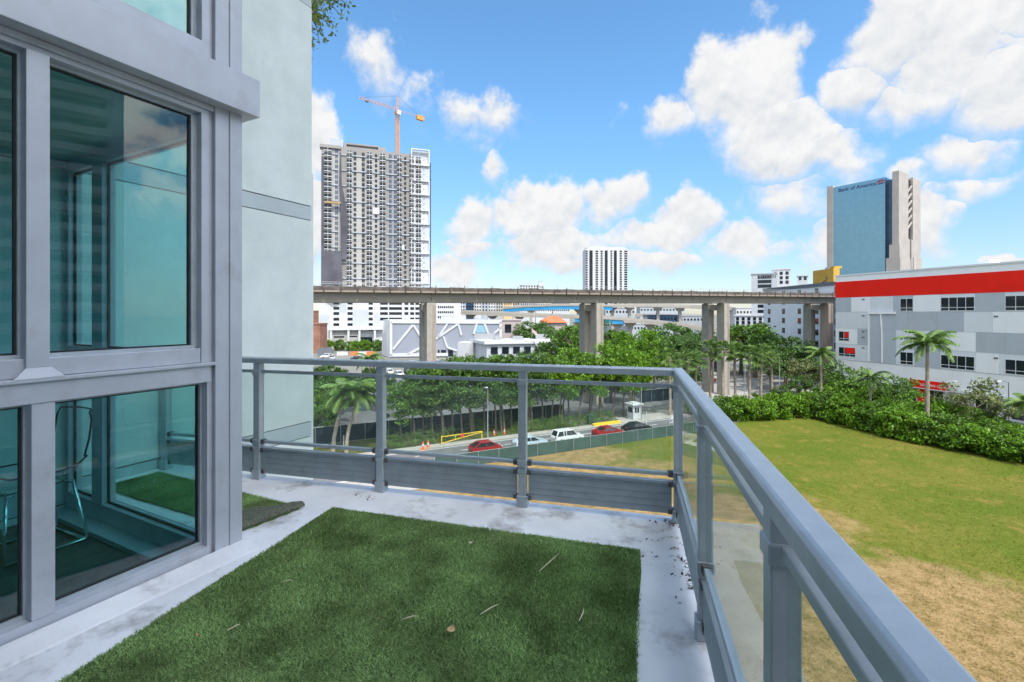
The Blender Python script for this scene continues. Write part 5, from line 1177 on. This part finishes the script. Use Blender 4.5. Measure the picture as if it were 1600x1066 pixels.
for i, (a, e, yt, Y, m, lb) in enumerate([(946, 992, 482, 330, 'lgrey2', 'long white low building with dark openings under the highway'), (1012, 1062, 493, 335, 'winblue', 'blue walled depot under the highway ramps'), (1000, 1070, 480, 420, 'mgrey', 'grey far block seen between the viaduct piers'), (1062, 1104, 494, 330, 'mgrey', 'grey shed under the ramps left of the pier pair'), (985, 1085, 507, 300, 'mgrey', 'long pale lattice-fronted hall above the tree belt'), (1150, 1176, 482, 300, 'white', 'white block between the right pier pair and the garage')]):
    block('distant_block', lb, a, e, yt, Y, 12, m, [(hz(yt, Y) - 3.2, 1.5)], max(5, int((e - a) / 5)))

# ---- elevated highway ramps
def ramp(label, pts, th, wd, m, cols=(), girder=None):
    P3 = [at(px, py, Y) for px, py, Y in pts]; o0 = P3[0]; t = thing('highway_ramp', label, 'overpass', (o0.x, o0.y, 0))
    b = MB(); pr = MB(); gm = MB()
    for a, e in zip(P3[:-1], P3[1:]):
        a = a - Vector((o0.x, o0.y, 0)); e = e - Vector((o0.x, o0.y, 0)); d = Vector((e.x - a.x, e.y - a.y, 0)).normalized(); nn = Vector((-d.y, d.x, 0)) * wd
        if nn.y < 0: nn = -nn
        b.hexa([a + Vector((0, 0, -th)), e + Vector((0, 0, -th)), e + nn + Vector((0, 0, -th)), a + nn + Vector((0, 0, -th))], [a + Vector((0, 0, -.9)), e + Vector((0, 0, -.9)), e + nn + Vector((0, 0, -.9)), a + nn + Vector((0, 0, -.9))])
        q = nn.normalized() * .3
        for off in (Vector(), nn - q): pr.hexa([a + off + Vector((0, 0, -.9)), e + off + Vector((0, 0, -.9)), e + off + q + Vector((0, 0, -.9)), a + off + q + Vector((0, 0, -.9))], [a + off, e + off, e + off + q, a + off + q])
        if girder: gm.hexa([a + q + Vector((0, 0, -th - girder)), e + q + Vector((0, 0, -th - girder)), e + nn - q + Vector((0, 0, -th - girder)), a + nn - q + Vector((0, 0, -th - girder))], [a + q + Vector((0, 0, -th)), e + q + Vector((0, 0, -th)), e + nn - q + Vector((0, 0, -th)), a + nn - q + Vector((0, 0, -th))])
    b.build('deck', M['concrete'], t); pr.build('parapet', M['cramp'], t)
    if girder: gm.build('girder', M[m], t)
    for px, py, Y in cols:
        c = at(px, py, Y) - Vector((o0.x, o0.y, 0)); zz = c.z - th - (girder or 0); c = c + Vector((0, wd / 2, 0)); q = MB(); q.box(c.x - .9, c.x + .9, c.y - .9, c.y + .9, 0, zz - 2.2)
        q.hexa([(c.x - .9, c.y - 1, zz - 2.2), (c.x + .9, c.y - 1, zz - 2.2), (c.x + .9, c.y + 1, zz - 2.2), (c.x - .9, c.y + 1, zz - 2.2)], [(c.x - 3.2, c.y - 1.2, zz), (c.x + 3.2, c.y - 1.2, zz), (c.x + 3.2, c.y + 1.2, zz), (c.x - 3.2, c.y + 1.2, zz)]); q.build('column', M['concrete'], t)
M['cramp'] = mat('pale_bridge_concrete', (.36, .345, .32), .85, 0, .08, .2)
ramp('blue-girdered highway bridge curving up from the left under the viaduct', [(786, 480, 330), (820, 477, 325), (870, 475, 320), (920, 475, 315), (957, 476, 312)], 1.5, 9, 'bluebeam', [(830, 477, 322), (905, 475, 317)], 2.2)
ramp('upper concrete ramp running right from the blue bridge with hammerhead columns', [(957, 475, 312), (1010, 474, 312), (1080, 476, 310), (1140, 479, 305), (1200, 486, 298)], 2.4, 9, 'concrete', [(959, 475, 312), (986, 475, 312), (1031, 475, 312), (1066, 476, 311), (1150, 480, 305), (1180, 483, 300)])
ramp('low concrete highway deck crossing behind the faceted building', [(700, 484, 285), (760, 486, 280), (800, 488, 276), (860, 490, 272), (905, 492, 268), (960, 494, 264)], 2.6, 12, 'concrete', [(735, 485, 282), (769, 487, 279), (812, 488, 275), (860, 490, 272)])
ramp('second blue-girdered ramp passing behind the middle pier pair', [(898, 494, 250), (940, 495, 246), (974, 497, 243)], 1.3, 9, 'bluebeam', [(905, 494, 249), (968, 497, 243)], 2.0)
ramp('pale ramp descending to the right above the tree belt', [(974, 496.5, 243), (1010, 499, 240), (1050, 503, 236), (1100, 509, 230), (1130, 513, 226)], 2.4, 9, 'concrete', [(988, 498, 242), (1020, 500, 239), (1060, 504, 235)])
ramp('far flat highway deck in shadow behind the hammerhead columns', [(940, 489, 360), (1000, 490, 355), (1060, 491, 350), (1120, 492, 345), (1200, 494, 340)], 2.6, 12, 'concrete', [(975, 489, 358), (1045, 491, 351)])

# ---- metro viaducts (two parallel guideways)
VA = math.atan(.405); u_ = Vector((math.cos(VA), math.sin(VA), 0)); v_ = Vector((-math.sin(VA), math.cos(VA), 0))
PX = [-46, -14.1, 17.9, 49.6, 82.6]
M['deckdark'] = mat('viaduct_service_walk', (.10, .085, .075), .85, 0, .35, 1.2); M['gird'] = mat('viaduct_girder_concrete', (.25, .235, .21), .85, 0, .09, .5, .25, 20, .2, dirt=((.20, .17, .15), .35, .6), stretch=(.3, 1, 2.0)); M['lip'] = mat('viaduct_lip', (.27, .22, .19), .85)
def guideway(label, off, ends, stain):
    o = Vector((0, 81.5, 0)) + v_ * off; t = thing('metro_viaduct', label, 'viaduct', (o.x, o.y, 0), VA)
    sl = .00664; zb = lambda x: 19.41 + sl * x; x0, x1 = ends
    xs = [x0] + [x for x in PX if x0 < x < x1] + [x1]
    for a, e in zip(xs[:-1], xs[1:]):
        a_, e_ = a + .03, e - .03; pr = [(.35, 0), (1.75, 0), (2.1, 1.45), (2.5, 1.55), (2.5, 1.75), (-.4, 1.75), (-.4, 1.55), (0, 1.45)]
        MB().hexa([(a_, y, zb(a_) + z) for y, z in pr], [(e_, y, zb(e_) + z) for y, z in pr]).build('girder', M['gird'], t)
    b = MB(); w = MB(); n = int((x1 - x0) / 2.4)
    for i in range(n):
        a, e = x0 + (x1 - x0) * i / n, x0 + (x1 - x0) * (i + 1) / n
        b.hexa([(a + .12, -.62, zb(a) + 1.50), (e - .12, -.62, zb(e) + 1.50), (e - .12, -.38, zb(e) + 1.50), (a + .12, -.38, zb(a) + 1.50)], [(a + .12, -.62, zb(a) + 1.76), (e - .12, -.62, zb(e) + 1.76), (e - .12, -.38, zb(e) + 1.76), (a + .12, -.38, zb(a) + 1.76)])
        w.hexa([(a, -.6, zb(a) + 1.765), (e - .05, -.6, zb(e) + 1.765), (e - .05, -.2, zb(e) + 1.765), (a, -.2, zb(a) + 1.765)], [(a, -.6, zb(a) + 2.25 + .10 * (i % 3)), (e - .05, -.6, zb(e) + 2.32 + .08 * (i % 2)), (e - .05, -.2, zb(e) + 2.4), (a, -.2, zb(a) + 2.4)])
        if i % 2 == 0: w.box(a, a + .12, -.68, -.62, zb(a) + 1.5, zb(a) + 2.7)
    b.build('edge_lip', M['lip'], t); w.build('service_walk', M['deckdark'], t)
    r = MB(); m = int((x1 - x0) / 3)
    for i in range(m + 1): x = x0 + (x1 - x0) * i / m; r.tube([(x, -.45, zb(x) + 1.8), (x, -.45, zb(x) + 3.0)], .028, 5)
    r.tube([(x0, -.45, zb(x0) + 3.0), (x1, -.45, zb(x1) + 3.0)], .02, 5); r.build('handrail', M['galv'], t)
    for x in PX:
        if not (x0 - 1 < x < x1 + 1): continue
        st = x > 80 and stain
        q = MB(); q.hexa([(x - .78, 0, 0), (x + .78, 0, 0), (x + .78, 2.1, 0), (x - .78, 2.1, 0)], [(x - .78, 0, zb(x) - .12), (x + .78, 0, zb(x) - .12), (x + .78, 2.1, zb(x) - .12), (x - .78, 2.1, zb(x) - .12)])
        p_ = q.build('pier', M['concrete_d'] if st else M['concrete'], t, bevel=.06, label='brown-stained pier by the white building' if st else None)
        MB().box(x - .6, x + .6, .3, 1.8, zb(x) - .12, zb(x)).build('bearing', M['dgrey'], p_)
        MB().box(x + .2, x + .6, -.10, .0, 0, zb(x) - .5).build('drain_pipe', M['concrete_d'], p_)
    for i in range(0, m, 3):
        x = x0 + (x1 - x0) * i / m + 1.5; MB().box(x, x + .3, -.07, .02, zb(x) + .75, zb(x) + 1.0).build('drain_outlet', M['lip'], t)
    return t
t = guideway('near concrete metro viaduct crossing the view above the trees', 0, (-52, 87.2), True)
guideway('far concrete metro viaduct running parallel just behind the near one', 4.35, (-52, 110), False)
for x in PX[1:]:
    q = Vector((0, 81.5, 0)) + u_ * x + v_ * 2.1; z = 19.41 + .00664 * x
    o = MB().box(-.62, .62, .02, 2.22, -1.6, -.35).build('pier_crossbeam', M['concrete'], t); o.location = (x, 2.1, z)

for i, px in enumerate((497, 512, 531, 552, 570, 590)):
    plant('podium_bush', f'round green bush at the foot of the white podium, {ordinal(i)} from the left', 'bush', SH[i % 3], on(px, 222 - i % 2 * 3), i, (1.4, 1.2, 1.5), 'bushes at the podium foot', ('stem', 'foliage'))
for i, (px, m, c) in enumerate(((512, 'white', 'white'), (535, 'white', 'white'), (556, 'orange', 'orange'), (568, 'white', 'white'), (581, 'orange', 'orange'))):
    p = on(px, 196); o = MB().extr([(-.35, 0), (.35, 0), (.12, 1.5), (-.12, 1.5)], -2.2, 2.2).build('site_barrier', M[m]); o.location = p; o.rotation_euler = (0, 0, .1); tag(o, f'{c} site barrier before the white podium, {ordinal(i)} from the left', 'barrier', 'site barriers')
for i, px in enumerate((503, 513)):
    t = thing('cable_reel', f'cable reel standing on its rim in the yard, {["left", "right"][i]} one of two', 'cable reel', on(px, 190, 1.9), .2, 'cable reels in the yard')
    MB().disc((0, 0, 0), .9, 'y', 1.2, 16).build('drum', M['white' if i else 'dgrey'], t)
    for s in (-.65, .65): q = MB(); q.disc((0, s, 0), 1.9, 'y', .1, 20); q.build('flange', M['dgrey'], t)
